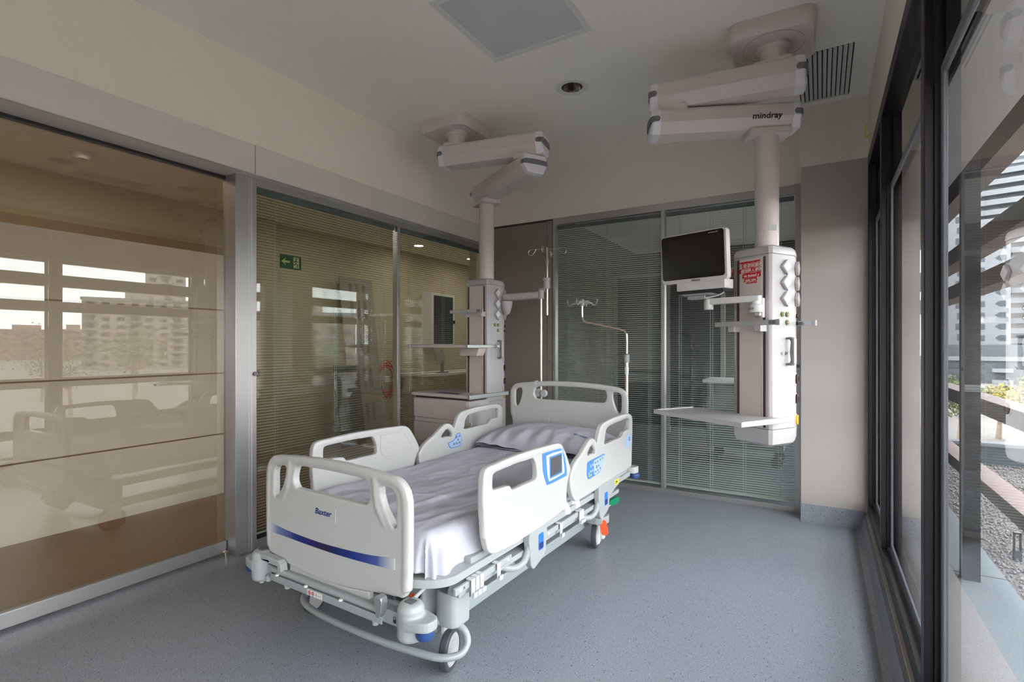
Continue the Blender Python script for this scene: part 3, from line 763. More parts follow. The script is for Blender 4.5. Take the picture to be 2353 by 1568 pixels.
# footboard
outer = [(-.42, .405), (-.441, .46), (-.447, .537), (-.4495, .691), (-.445, .775), (-.426, .818), (-.392, .845), (-.345, .853), (-.214, .864), (0, .871), (.214, .864), (.345, .853), (.392, .845), (.426, .818), (.445, .775), (.4495, .691), (.447, .537), (.441, .46), (.42, .405), (.39, .402), (.30, .392), (.147, .372), (0, .360), (-.147, .362), (-.29, .378), (-.38, .395)]
hr_ = [(.300, .809), (.298, .788), (.303, .761), (.318, .724), (.343, .69), (.362, .664), (.374, .660), (.382, .667), (.385, .689), (.384, .764), (.378, .788), (.364, .802), (.346, .808)]
hc_ = [(-.20, .722), (-.228, .730), (-.241, .752), (-.238, .785), (-.225, .812), (-.205, .822), (-.09, .826), (0, .828), (.09, .826), (.205, .822), (.225, .812), (.238, .785), (.241, .752), (.228, .730), (.20, .722), (0, .7215)]
c = B(); prism(c, smooth(outer), .002, .036, XZ, [smooth(hr_), smooth(mir(hr_)), smooth(hc_)])
top = [(-.425, .43), (-.4285, .55), (-.429, .69), (-.424, .77), (-.408, .810), (-.375, .829), (-.33, .835), (-.2, .845), (0, .850), (.2, .845), (.33, .835), (.375, .829), (.408, .810), (.424, .77), (.429, .69), (.4285, .55), (.425, .43)]
tube(c, [(x, .019, z) for x, z in smooth(top, 4, False)], .0215, 16)
for s in (-1, 1): tube(c, [(s*.268, .019, .84), (s*.272, .019, .78), (s*.285, .019, .72), (s*.32, .019, .66), (s*.36, .019, .63)], [.025, .024, .024, .02, .012], 14)
fbd = organic('footboard', c, 'plastic', bed, .0045, 9)
c = B(); prism(c, [(-.27, .385), (-.12, .368), (0, .363), (.12, .368), (.235, .382), (.235, .346), (0, .337), (-.27, .345)], .004, .030, XZ); obj('lower_tab', c, 'plastic', fbd, bev=.004)
st_top = [(-.415, .543), (-.36, .534), (-.261, .525), (-.122, .519), (0, .5185), (.147, .524), (.261, .532), (.379, .548)]
st_bot = [(.379, .503), (.261, .497), (.147, .493), (0, .491), (-.122, .493), (-.261, .4965), (-.36, .4985), (-.415, .4985)]
c = B(); prism(c, smooth(st_top, 4, False)+smooth(st_bot, 4, False), -.0008, .004, XZ); q = obj('blue_stripe', c, 'stripe', fbd); q['label'] = 'curved blue stripe fading at both ends'
c = B(); prism(c, rrect(-.104, .042, .618, .675, .004, 4), -.0001, .004, XZ); nb = obj('name_plate', c, 'plastic', fbd, bev=.0006)
text('brand_lettering', 'Baxter', .035, 'navy', nb, facing((-.089, -.0008, .638), (1, 0, 0)), shear=.2, bold=.0006, thick=.0006, xs=1.1)
# headboard
outer = [(-.475, .70), (-.483, .757), (-.50, .80), (-.503, .88), (-.5025, .96), (-.488, 1.008), (-.455, 1.036), (-.406, 1.049), (-.275, 1.063), (-.105, 1.072), (0, 1.074), (.105, 1.072), (.275, 1.063), (.406, 1.049), (.455, 1.036), (.488, 1.008), (.5025, .96), (.503, .88), (.50, .80), (.483, .757), (.475, .70), (.43, .62), (.38, .52), (.2, .50), (-.2, .50), (-.38, .52), (-.43, .62)]
hr_ = [(.396, 1.008), (.387, .985), (.391, .949), (.408, .895), (.426, .864), (.440, .855), (.452, .872), (.457, .90), (.458, .96), (.453, .99), (.435, 1.004)]
hc_ = [(-.25, 1.022), (-.27, 1.002), (-.279, .97), (-.266, .94), (-.238, .926), (0, .926), (.30, .926), (.330, .936), (.344, .965), (.340, 1.0), (.315, 1.021), (.15, 1.031), (0, 1.034), (-.15, 1.031)]
c = B(); prism(c, smooth(outer), 2.19, 2.222, XZ, [smooth(hr_), smooth(mir(hr_)), smooth(hc_)])
top = [(-.462, .78), (-.480, .83), (-.482, .96), (-.470, .995), (-.44, 1.018), (-.40, 1.029), (-.275, 1.043), (-.1, 1.052), (0, 1.054), (.1, 1.052), (.275, 1.043), (.40, 1.029), (.44, 1.018), (.470, .995), (.482, .96), (.480, .83), (.462, .78)]
tube(c, [(x, 2.206, z) for x, z in smooth(top, 4, False)], .019, 16)
hbd = organic('headboard', c, 'plastic', bed, .0045, 9)
for x in (-.165, .235):
    c = B(); prism(c, [(x-.032, .74), (x+.032, .74), (x+.026, .775), (x+.020, .785), (x-.020, .785), (x-.026, .775)], 2.186, 2.195, XZ); obj('moulded_pad', c, 'plastic', hbd, bev=.002)
c = B()
for x in (-.262,): lathe(c, [(.0205, -.011), (.026, -.011), (.026, .011), (.0205, .011)], 24, Matrix.Translation((x, 2.206, 1.0445)) @ Matrix.Rotation(PI/2, 4, 'Y'))
obj('grey_clip', c, 'trans', hbd, sm=True)
# side rails
FR = [(.309, .829), (.323, .844), (.352, .851), (.4, .8525), (.541, .859), (.728, .858), (.926, .851), (.975, .846), (1.005, .833), (1.03, .81), (1.073, .751), (1.105, .695), (1.102, .668), (1.082, .643), (1.066, .603), (1.060, .553), (1.057, .495), (1.03, .488), (.93, .478), (.80, .470), (.66, .468), (.61, .468), (.585, .462), (.54, .464), (.42, .472), (.376, .478), (.346, .493), (.326, .522), (.312, .582), (.300, .678), (.298, .743), (.302, .804)]
FRh = [(.371, .808), (.388, .816), (.521, .821), (.690, .819), (.712, .812), (.727, .795), (.739, .762), (.742, .728), (.732, .713), (.63, .713), (.527, .713), (.510, .728), (.488, .738), (.40, .744), (.376, .747), (.368, .760), (.368, .785)]
HR = [(1.105, .648), (1.134, .685), (1.18, .716), (1.259, .75), (1.313, .782), (1.36, .804), (1.398, .808), (1.437, .794), (1.458, .774), (1.470, .766), (1.480, .782), (1.507, .835), (1.538, .864), (1.591, .878), (1.736, .889), (1.917, .890), (2.008, .885), (2.061, .871), (2.088, .842), (2.090, .754), (2.078, .60), (2.068, .520), (2.034, .511), (1.759, .504), (1.507, .500), (1.427, .492), (1.388, .494), (1.189, .494), (1.155, .51), (1.126, .542), (1.105, .59), (1.101, .623)]
HRs = [(1.335, .716), (1.330, .732), (1.369, .762), (1.405, .773), (1.428, .762), (1.446, .742), (1.447, .722), (1.437, .709), (1.413, .716), (1.369, .719)]
HRl = [(1.585, .744), (1.586, .765), (1.593, .795), (1.612, .828), (1.65, .843), (1.771, .851), (1.956, .855), (2.012, .852), (2.028, .838), (2.030, .80), (2.020, .780), (1.95, .777), (1.915, .768), (1.895, .751), (1.86, .745), (1.736, .744)]
def side_rail(sd, outer, holes, nm, tubep):
    u0, u1 = (.545, .577) if sd > 0 else (-.540, -.508)
    c = B(); prism(c, smooth(outer), u0, u1, YZ, [smooth(h_) for h_ in holes])
    tube(c, [((u0+u1)/2, y, z) for y, z in smooth(tubep, 4, False)], .0195, 14)
    return organic(nm, c, 'plastic', bed, .0048, 7)
tpF = [(.326, .56), (.320, .68), (.320, .76), (.325, .81), (.345, .830), (.40, .834), (.54, .840), (.73, .838), (.92, .832), (.98, .824), (1.01, .80), (1.05, .75), (1.08, .69)]
tpH = [(1.125, .60), (1.125, .635), (1.155, .675), (1.20, .703), (1.28, .735), (1.33, .765), (1.38, .783), (1.42, .777), (1.455, .745)]
tpH2 = [(1.50, .72), (1.51, .78), (1.525, .825), (1.56, .852), (1.62, .862), (1.74, .870), (1.917, .871), (2.01, .866), (2.055, .85), (2.068, .82), (2.066, .74), (2.05, .6)]
for sd in (1, -1):
    u0 = .577 if sd > 0 else -.540
    s1 = side_rail(sd, FR, [FRh], 'side_rail', tpF)
    s2_u = (.545, .577) if sd > 0 else (-.540, -.508)
    c = B(); prism(c, smooth(HR), *s2_u, YZ, [smooth(HRs), smooth(HRl)])
    for tp in (tpH, tpH2): tube(c, [(sum(s2_u)/2, y, z) for y, z in smooth(tp, 4, False)], .0185, 14)
    s2 = organic('side_rail', c, 'plastic', bed, .0048, 7)
    s1['label'] = ('near' if sd > 0 else 'far')+' side rail at the foot end'+(', with touch screen' if sd > 0 else '')
    s2['label'] = ('near' if sd > 0 else 'far')+' side rail at the head end with keypad'
    if sd > 0:
        X = .5770
        def plate(nm, pts, m_, x0, x1, par, bv_=.0008, sub=1):
            c = B(); prism(c, smooth(pts, 3) if sub else pts, x0, x1, YZ); return obj(nm, c, m_, par, bev=bv_)
        p1 = plate('control_panel', [(.790, .818), (.800, .826), (.90, .823), (.998, .819), (1.014, .808), (1.035, .755), (1.052, .70), (1.054, .672), (1.045, .664), (.95, .661), (.850, .661), (.833, .668), (.815, .70), (.799, .735), (.792, .785)], 'skyblue', X-.004, X+.0022, s1)
        p2 = plate('panel_ring', [(.828, .808), (.90, .811), (.997, .806), (1.008, .775), (1.026, .70), (1.024, .684), (.94, .678), (.856, .676), (.843, .70), (.832, .755)], 'ring', X+.002, X+.0034, p1, sub=0)
        p3 = plate('panel_inner', [(.856, .798), (.995, .797), (.998, .745), (1.000, .69), (.93, .688), (.862, .688), (.858, .74)], 'skyblue', X+.003, X+.0042, p1, sub=0)
        plate('touch_screen', [(.868, .790), (.988, .789), (.988, .698), (.868, .697)], 'screen', X+.004, X+.0050, p1, sub=0)
        k1 = plate('keypad', [(1.318, .675), (1.328, .682), (1.36, .685), (1.47, .687), (1.571, .688), (1.570, .668), (1.556, .636), (1.518, .600), (1.477, .586), (1.40, .583), (1.345, .581), (1.325, .590), (1.313, .615), (1.316, .648)], 'skyblue', X-.004, X+.0018, s2)
        plate('keypad_light_area', [(1.410, .667), (1.425, .676), (1.50, .679), (1.566, .681), (1.563, .665), (1.550, .634), (1.512, .603), (1.472, .592), (1.435, .588), (1.416, .598)], 'paleblue', X+.0016, X+.0028, k1)
        for (y, z, m_, r_) in ((1.432, .660, 'print', .006), (1.463, .662, 'print', .0065), (1.505, .664, 'print', .0065), (1.538, .668, 'print', .006), (1.435, .606, 'print', .006), (1.468, .608, 'print', .0065), (1.503, .614, 'print', .006), (1.45, .632, 'print', .009), (1.48, .634, 'print', .006),
                               (1.365, .652, 'ring', .007), (1.392, .654, 'ring', .007), (1.365, .622, 'ring', .007), (1.392, .622, 'ring', .007), (1.345, .600, 'yellow', .007), (1.368, .600, 'ring', .006), (1.338, .615, 'labelwhite', .005)):
            c = B(); lathe(c, [(r_*(.62 if m_ == 'print' else 0), 0), (r_, 0), (r_, .0012), (r_*(.62 if m_ == 'print' else 0), .0012)], 16, Matrix.Translation((X+.0027, y, z)) @ Matrix.Rotation(PI/2, 4, 'Y'))
            obj('key', c, m_, k1)
        k2 = plate('nurse_call_key', [(1.975, .742), (2.058, .744), (2.056, .70), (2.050, .682), (2.024, .663), (1.935, .660), (1.942, .69)], 'paleblue', X-.004, X+.0018, s2, sub=0)
        c = B(); lathe(c, [(.010, 0), (.014, 0), (.014, .001), (.010, .001)], 18, Matrix.Translation((X+.0017, 2.018, .712)) @ Matrix.Rotation(PI/2, 4, 'Y')); obj('key_symbol', c, 'print', k2)
    else:
        X = -.5080
        c = B(); prism(c, smooth([(1.395, .672), (1.43, .676), (1.468, .690), (1.490, .720), (1.53, .724), (1.545, .70), (1.548, .655), (1.53, .632), (1.44, .628), (1.412, .642)], 3), X-.004, X+.0018, YZ); k1 = obj('keypad', c, 'skyblue', s2, bev=.0008)
        c = B(); prism(c, smooth([(1.402, .668), (1.43, .671), (1.470, .685), (1.494, .715), (1.528, .718), (1.540, .70), (1.542, .657), (1.526, .637), (1.442, .633), (1.418, .645)], 3), X+.0016, X+.0024, YZ); obj('keypad_light_area', c, 'paleblue', k1)
        for y, z in ((1.490, .70), (1.522, .703), (1.490, .656), (1.522, .658), (1.46, .656), (1.506, .68)):
            c = B(); lathe(c, [(.005, 0), (.0082, 0), (.0082, .001), (.005, .001)], 16, Matrix.Translation((X+.0024, y, z)) @ Matrix.Rotation(PI/2, 4, 'Y')); obj('key', c, 'print', k1)
# recessed panel line on far foot rail
c = B(); L_ = smooth([(.77, .80), (.79, .815), (.93, .812), (.965, .80), (1.03, .715), (1.02, .69), (.95, .685), (.79, .69)], 4)
tube(c, [(-.5068, y, z) for y, z in L_], .0016, 6, closed=True); obj('moulded_line', c, 'plastic', [o for o in bed.children if o.get('label', '').startswith('far side rail at the foot')][0], sm=True)

# deck, mattress frame
def deck_outline(x0, x1, v0, v1, r):
    pts = []
    for k in range(13):
        a = R(180+90*k/12); pts.append((x0+r+r*math.cos(a), v0+r*.62+r*.62*math.sin(a)))
    for k in range(13):
        a = R(270+90*k/12); pts.append((x1-r+r*math.cos(a), v0+r*.62+r*.62*math.sin(a)))
    return pts+[(x1, v1), (x0, v1)]
c = B(); prism(c, deck_outline(-.50, .53, .042, 2.17, .24), .418, .450, XY); dk = obj('sleeping_deck', c, 'plastic2', bed, bev=.008)
bobj('deck_side', 'plastic2', dk, (.48, .515, .30, 2.15, .405, .475), .004)
bobj('deck_side', 'plastic2', dk, (-.50, -.465, .30, 2.15, .405, .475), .004)
# accessory rail and hooks
for y0, y1 in ((.155, .56), (.88, 1.30)):
    r_ = bobj('accessory_rail', 'plastic2', bed, (.535, .548, y0, y1, .382, .410), .002)
    for y in (y0+.03, y1-.03):
        c = B(); lathe(c, [(0, 0), (.007, 0), (.006, .003), (0, .003)], 14, Matrix.Translation((.548, y, .396)) @ Matrix.Rotation(PI/2, 4, 'Y')); obj('screw_cap', c, 'labelwhite', r_)
    bobj('rail_spacer', 'steel', r_, (.50, .536, y0+.02, y1-.02, .372, .405))
bobj('under_frame', 'plastic2', bed, (.47, .53, .20, 1.95, .352, .378), .003)
bobj('under_frame', 'plastic2', bed, (-.53, -.47, .20, 1.95, .352, .378), .003)
text('rail_mark', 'x', .022, 'navy', bed, facing((.5485, .205, .391), (0, 1, 0)), thick=.0004)
for y in (.255, .285, .315, .44, 1.03, 1.27, 1.30):
    c = B()
    prism(c, [(.548, .412), (.556, .412), (.556, .345), (.572, .345), (.574, .365), (.567, .365), (.566, .352), (.560, .352), (.560, .416), (.53, .416), (.53, .411), (.548, .411)], y-.012, y+.012, lambda a, b, q: Vector((a, q, b)))
    obj('drainage_hook', c, 'trans', bed, bev=.001)
# rail carriers with blue release catch
for v0, v1 in ((.70, .855), (1.535, 1.69)):
    c = B(); prism(c, smooth([(v0, .50), (v1, .50), (v1, .36), (v1-.012, .32), (v0+.05, .285), (v0+.02, .29), (v0, .34)], 2), .530, .565, YZ); k = obj('rail_carrier', c, 'plastic2', bed, bev=.006)
    c = B(); prism(c, rrect(v0+.075, v0+.125, .355, .435, .009, 4), .560, .5665, YZ); q = obj('release_catch', c, 'brightblue', k, bev=.001); q['label'] = 'blue release catch'
    c = B(); prism(c, rrect(v0+.080, v0+.120, .36, .390, .005, 3), .564, .5675, YZ); obj('catch_recess', c, 'navy', q)
    for off, r_, m_ in ((.0, .017, 'plastic2'), (.045, .012, 'steel')):
        c = B(); pa = [(.548, v0+.01+off, .50), (.548, v0+.008+off, .40), (.540, v0-.02+off, .335), (.52, v0-.07+off, .315), (.48, v0-.12+off, .33), (.45, v0-.15+off, .37)]
        tube(c, smooth(pa, 5, False), r_, 12); obj('swing_link', c, m_, k, sm=True)
# foot end beam, corner bumpers
bobj('foot_beam', 'steel', bed, (-.43, .43, -.012, .03, .300, .352), .003)
fp = bobj('label_plate', 'steel', bed, (-.345, .352, -.040, -.034, .306, .335), .002)
bobj('plate_back', 'steel', fp, (-.33, .34, -.036, -.010, .310, .331))
c = B(); tube(c, [(-.36, -.018, .344), (.33, -.018, .344)], .0135, 14); obj('extension_tube', c, 'steel', bed, sm=True)
for x in (-.30, -.10, .12):
    c = B(); lathe(c, [(0, 0), (.009, 0), (.008, .006), (0, .008)], 14, Matrix.Translation((x, -.037, .335))); obj('cap_screw', c, 'labelwhite', fp, sm=True)
for x in (-.39, -.25, .30):
    c = B(); lathe(c, [(0, 0), (.012, 0), (.015, .02), (0, .03)], 14, Matrix.Translation((x, -.02, .285))); obj('rubber_foot', c, 'plastic2', bed, sm=True)
c = B(); prism(c, rrect(-.085, .01, .309, .332, .003, 3), -.0412, -.040, XZ); q = obj('warning_label', c, 'labelwhite', fp)
c = B()
for x in (-.070, -.048): lathe(c, [(.0065, 0), (.0088, 0), (.0088, .0006), (.0065, .0006)], 18, Matrix.Translation((x, -.0412, .3205)) @ Matrix.Rotation(PI/2, 4, 'X'))
for x in (-.070, -.048): box(c, x-.006, x+.006, -.0417, -.0411, .3197, .3213, None)
obj('prohibition_mark', c, 'red', q)
c = B()
for x in (-.070, -.048, -.028): box(c, x-.0012, x+.0012, -.0418, -.0411, .315, .326)
box(c, -.024, .004, -.0418, -.0411, .319, .3202); obj('pictogram', c, 'print', q)
def lock(x):
    c = B(); box(c, x-.007, x+.007, -.0135, -.0115, .312, .324)
    tube(c, [(x-.005, -.0125, .324), (x-.005, -.0125, .332), (x, -.0125, .337), (x+.005, -.0125, .332), (x+.005, -.0125, .324)], .0012, 6)
    obj('lock_symbol', c, 'black', bed)
lock(-.37); lock(.392)
c = B(); prism(c, [(-.47, .405), (-.30, .398), (-.28, .385), (-.275, .352), (-.30, .352), (-.305, .372), (-.44, .376), (-.47, .372)], -.035, .0, XZ); obj('release_lever', c, 'plastic2', bed, bev=.005)
c = B(); prism(c, smooth([(.318, .405), (.352, .405), (.355, .375), (.348, .345), (.336, .328), (.326, .335), (.318, .365)], 2), -.045, -.012, XZ); obj('release_lever', c, 'alurail', bed, bev=.005)
for s in (-1, 1):
    c = B()
    lathe(c, [(0, .272), (.043, .272), (.050, .282), (.051, .385), (.043, .402), (.03, .407), (0, .407)], 28, Matrix.Translation((s*.462, .0, 0)))
    prism(c, smooth([(s*.45, -.045), (s*.52, -.045), (s*.565, -.02), (s*.565, .03), (s*.52, .05), (s*.45, .05)], 3), .325, .362, XY)
    cs = organic('corner_bumper', c, 'plastic2', bed, .004, 5)
    c = B(); prism(c, rrect(s*.462-.02, s*.462+.02, -.016, .016, .004, 3), .400, .4095, XY); obj('socket_recess', c, 'darkgrey', cs)
    c = B(); lathe(c, [(0, .290), (.018, .290), (.030, .297), (.034, .308), (.033, .320), (.025, .328), (0, .328)], 28, Matrix.Translation((s*.535, -.004, 0))); obj('blue_roller', c, 'blue', cs, sm=True)
    c = B(); lathe(c, [(0, .258), (.010, .258), (.014, .275), (0, .275)], 14, Matrix.Translation((s*.455, -.012, 0))); obj('foot_nub', c, 'plastic', cs, sm=True)
    # head end
    c = B(); prism(c, smooth([(s*.40, 2.20), (s*.49, 2.20), (s*.545, 2.215), (s*.555, 2.25), (s*.54, 2.29), (s*.40, 2.29)], 3), .425, .472, XY); box(c, min(s*.30, s*.49), max(s*.30, s*.49), 2.20, 2.27, .405, .44)
    cs = organic('corner_bumper', c, 'plastic', bed, .005, 5)
    c = B(); lathe(c, [(0, .385), (.02, .385), (.036, .393), (.039, .408), (.036, .422), (0, .424)], 28, Matrix.Translation((s*.535, 2.245, 0))); obj('blue_roller', c, 'blue', cs, sm=True)
bobj('head_beam', 'steel', bed, (-.42, .42, 2.20, 2.25, .38, .42), .003)
# base frame, lifting column, castor housings
bobj('base_beam', 'steel', bed, (.30, .36, .30, 1.80, .13, .19), .006)
bobj('base_beam', 'steel', bed, (-.36, -.30, .30, 1.80, .13, .19), .006)
bobj('cross_beam', 'steel', bed, (-.36, .36, .26, .34, .135, .215), .006)
bobj('cross_beam', 'steel', bed, (-.36, .36, 1.74, 1.86, .135, .215), .006)
bx_ = bobj('foot_actuator_box', 'plastic2', bed, (.235, .345, .20, .42, .20, .40), .012)
c = B(); box(c, .262, .282, .1992, .2002, .345, .358); obj('green_pictogram', c, 'signgreen', bx_)
c = B(); box(c, .262, .305, .1992, .2002, .290, .298); box(c, .285, .292, .1992, .2002, .272, .316); box(c, .268, .310, .1990, .2002, .300, .306, Matrix.Rotation(0, 4, 'Y')); obj('red_pictogram', c, 'orange', bx_)
bobj('lift_column', 'darkgrey', bed, (-.12, .12, .26, .42, .2, .42), .01)
bobj('lift_column', 'darkgrey', bed, (-.12, .12, 1.5, 1.7, .2, .42), .01)
c = B(); tube(c, [(.35, .22, .395), (.34, .20, .34), (.30, .18, .24), (.285, .19, .215), (.30, .25, .20)], .003, 8); obj('cable', c, 'black', bed, sm=True)
c = B(); tube(c, [(.405, .035, .36), (.425, .13, .405)], .008, 10); obj('diagonal_strut', c, 'plastic', bed, sm=True)
for s in (-1, 1):
    for v, big in ((.275, True), (1.815, False)):
        x = s*(.438 if big else .425)
        c = B()
        if big:
            prism(c, smooth([(x-.050, v-.045), (x, v-.062), (x+.050, v-.045), (x+.054, v+.03), (x+.035, v+.06), (x-.035, v+.06), (x-.054, v+.03)], 3), .205, .345, XY)
            h_ = organic('castor_housing', c, 'plastic2', bed, .005, 5)
            bobj('castor_stem', 'labelwhite', h_, (x-.050, x-.024, v-.02, v+.05, .05, .21), .008)
            yaw = R(16)
        else:
            prism(c, smooth([(x-.062, v-.06), (x+.062, v-.06), (x+.064, v+.06), (x-.064, v+.06)], 3), .175, .225, XY)
            h_ = organic('castor_housing', c, 'plastic2', bed, .005, 5)
            bobj('castor_stem', 'labelwhite', h_, (x-.035, x+.045, v-.0, v+.045, .06, .18), .008)
            yaw = R(12)
        if not big: w_ = bobj('castor_fairing', 'labelwhite', h_, (-.006, .022, -.03, .05, .03, .17), .01, Matrix.Translation((x, v, 0)) @ Matrix.Rotation(yaw, 4, 'Z'))
        mw = Matrix.Translation((x-.016 if big else x-.008, v, .084)) @ Matrix.Rotation(yaw, 4, 'Z') @ Matrix.Rotation(PI/2, 4, 'Y')
        c = B(); lathe(c, [(.066, -.017), (.078, -.017), (.083, -.012), (.084, 0), (.083, .012), (.078, .017), (.066, .017)], 48, mw); ty = obj('castor_wheel', c, 'tyre', h_, sm=True)
        c = B(); lathe(c, [(0, -.013), (.066, -.013), (.066, .013), (.062, .0165), (0, .0185)], 40, mw); obj('wheel_disc', c, 'plastic', ty, sm=True)
# bent tube bumper loop round the foot castors
lp = [(.35, .205, .213), (.40, .222, .215), (.45, .25, .213), (.495, .265, .198), (.522, .264, .168), (.528, .25, .14), (.522, .212, .122), (.475, .165, .118), (.39, .142, .118), (.2, .12, .118), (0, .115, .118), (-.2, .12, .118), (-.34, .142, .118), (-.415, .18, .122), (-.435, .24, .14), (-.42, .30, .16), (-.36, .33, .17)]
c = B(); tube(c, smooth(lp, 6, False), .0145, 16); obj('bumper_loop', c, 'steel', bed, sm=True)
# brake pedals at the head end
c = B(); tube(c, [(.43, 1.76, .225), (.455, 1.80, .235), (.475, 1.85, .258), (.49, 1.89, .275)], .006, 10); tube(c, [(.455, 1.79, .23), (.465, 1.775, .215), (.49, 1.765, .19)], .006, 10); ax = obj('pedal_rod', c, 'chrome', bed, sm=True)
for p, m_, sx in (((.50, 1.925, .293), 'green', (.42, .88, .22)), ((.498, 1.762, .165), 'orange', (.25, -.15, -.95))):
    a = Vector(sx).normalized()
    m4 = facing(p, a, (0, -.3, 1) if m_ == 'green' else (1, .4, .2))
    c = B(); prism(c, smooth([(-.042, -.014), (-.02, -.022), (.03, -.023), (.048, -.012), (.048, .012), (.03, .023), (-.02, .022), (-.042, .014)], 3), -.007, .007, lambda q, b, w: m4 @ Vector((q, b, w))); pd = obj('brake_pedal', c, m_, ax, bev=.004); pd['label'] = m_+' brake pedal'
# CPR tag
c = B(); prism(c, smooth([(1.70, .50), (1.87, .50), (1.885, .47), (1.87, .435), (1.80, .42), (1.74, .40), (1.70, .41)], 2), .52, .56, YZ); q = obj('cpr_handle_housing', c, 'plastic2', bed, bev=.005)
c = B(); prism(c, rrect(1.79, 1.865, .442, .472, .006, 3), .5595, .5612, YZ); lb = obj('yellow_label', c, 'yellow', q)
text('label_lettering', 'CPR', .024, 'print', lb, facing((.5616, 1.797, .448), (0, 1, 0)), bold=.0004, thick=.0003)
bobj('yellow_lever', 'yellow', bed, (.50, .525, 1.80, 1.84, .385, .40), .004)

# ------------------------------------------------------------------ sheet and pillow on the bed
def fbm(x, y, z=0.):
    return noise.noise(Vector((x, y, z)))+.5*noise.noise(Vector((2.1*x, 2.1*y, z+7)))+.25*noise.noise(Vector((4.3*x, 4.3*y, z+3)))
sh_ = thing('bed_sheet', 'wrinkled white cotton sheet draped over the mattress on the bed', 'sheet', bedloc, bedrot)
c = B()
TX, V0, V1, ZT = .415, .155, 2.02, .612
na, nb = 150, 250
A0, A1, B0, B1 = -.60, .635, -.02, 2.15
grid = []
for j in range(nb+1):
    row = []
    b = B0+(B1-B0)*j/nb
    for i in range(na+1):
        a = A0+(A1-A0)*i/na
        ea = max(0, abs(a)-TX)*(1 if a > 0 else -1); eb = (b-V0 if b < V0 else (b-V1 if b > V1 else 0.))
        ca = max(-TX, min(TX, a)); cb = max(V0, min(V1, b))
        m = math.hypot(ea, eb)
        if m > 1e-6: dx, dy = ea/m, eb/m
        else: dx = dy = 0
        r_ = .055
        if m < r_*PI/2: off = r_*math.sin(m/r_); dr_ = r_*(1-math.cos(m/r_))
        else: off = r_+.10*(m-r_*PI/2); dr_ = r_+(m-r_*PI/2)
        sk = min(1, m/.12)
        along = math.atan2(dy, dx)*.25+(cb if abs(dx) > .5 else ca)
        fold = .013*math.sin(along*34+3*fbm(along*2, 1.3))*sk**2+.010*fbm(along*6, m*5, 2)*sk
        if a > 0 and b < .45: fold *= 1.15
        off += fold
        dmax = .165+.02*fbm(along*4, 3.1) if a > 0 else .15
        if b < .42 and a > 0: dmax = .165
        if a > 0:
            bump_ = math.exp(-((b-1.22)/.22)**2); dmax += .05*bump_; off += .05*bump_*min(1, m/.2)
        dr_ = min(dr_, dmax)
        z = ZT-dr_
        w = (1-sk)
        z += w*(.0075*fbm(ca*3.2+.7*cb, cb*2.0, 4)+.0062*fbm(ca*9-2*cb, cb*3.2, 9)+.0034*fbm(ca*16+cb*6, cb*9, 5))
        # a few long creases
        for (x0, y0, x1, y1, h_, s_) in ((-.35, .35, .38, .62, .006, .014), (-.42, .8, .42, 1.15, .004, .012), (.10, .12, .22, .95, .007, .02), (-.3, 1.25, .4, 1.42, .004, .014), (.3, .1, .38, .5, .008, .02)):
            px, py = x1-x0, y1-y0; l2 = px*px+py*py; tt = max(0, min(1, ((ca-x0)*px+(cb-y0)*py)/l2))
            q = math.hypot(ca-x0-px*tt, cb-y0-py*tt); z += w*h_*math.exp(-(q/s_)**2)*math.sin(PI*min(1, max(0, tt)))
        row.append(c.verts.new((ca+dx*off+w*.0, cb+dy*off, z)))
    grid.append(row)
for j in range(nb):
    for i in range(na): c.faces.new((grid[j][i], grid[j][i+1], grid[j+1][i+1], grid[j+1][i]))
q = obj('cover', c, 'sheet', sh_, sm=True, auto=80)
sd_ = q.modifiers.new('s', 'SOLIDIFY'); sd_.thickness = .002; sd_.offset = -1
pw = thing('pillow', 'plump white pillow with a blue printed name at the bed head', 'pillow', bedloc, bedrot)
def pz(x, y, top=True):
    a = x/.462; b = (y-1.895)/.265
    e = max(0, 1-abs(a)**2.6)**.45*max(0, 1-abs(b)**2.6)**.42
    base = .630+.035*max(0, min(1, (y-1.65)/.45))
    if top:
        wr = .010*fbm(x*5, y*4, 1)+.006*fbm(x*14+y*3, y*6, 2)*(1.3-e)
        g_ = .010*math.sin(x*44+3*fbm(x*3, 2.2))*max(0, min(1, (1.82-y)/.15))*e**.5
        return base+.118*e+wr*e**.4+g_
    return base-.026*e
c = B(); nx, ny = 110, 64; Tg, Bg = [], []
for j in range(ny+1):
    rt, rb = [], []
    for i in range(nx+1):
        a = -1+2*i/nx; b = -1+2*j/ny
        a2 = math.sin(a*PI/2)**1 if True else a; b2 = math.sin(b*PI/2)
        x = .462*a2*(1-.05*(1-abs(b2))**0*abs(b2)**3*.4); y = 1.895+.265*b2*(1-.03*abs(a2)**4)
        rt.append(c.verts.new((x, y, pz(x, y)))); rb.append(c.verts.new((x, y, pz(x, y, False))))
    Tg.append(rt); Bg.append(rb)
for j in range(ny):
    for i in range(nx):
        c.faces.new((Tg[j][i], Tg[j][i+1], Tg[j+1][i+1], Tg[j+1][i])); c.faces.new((Bg[j][i], Bg[j+1][i], Bg[j+1][i+1], Bg[j][i+1]))
bmesh.ops.remove_doubles(c, verts=c.verts[:], dist=.0006)
q = obj('pillowcase', c, 'sheet', pw, sm=True, auto=80)
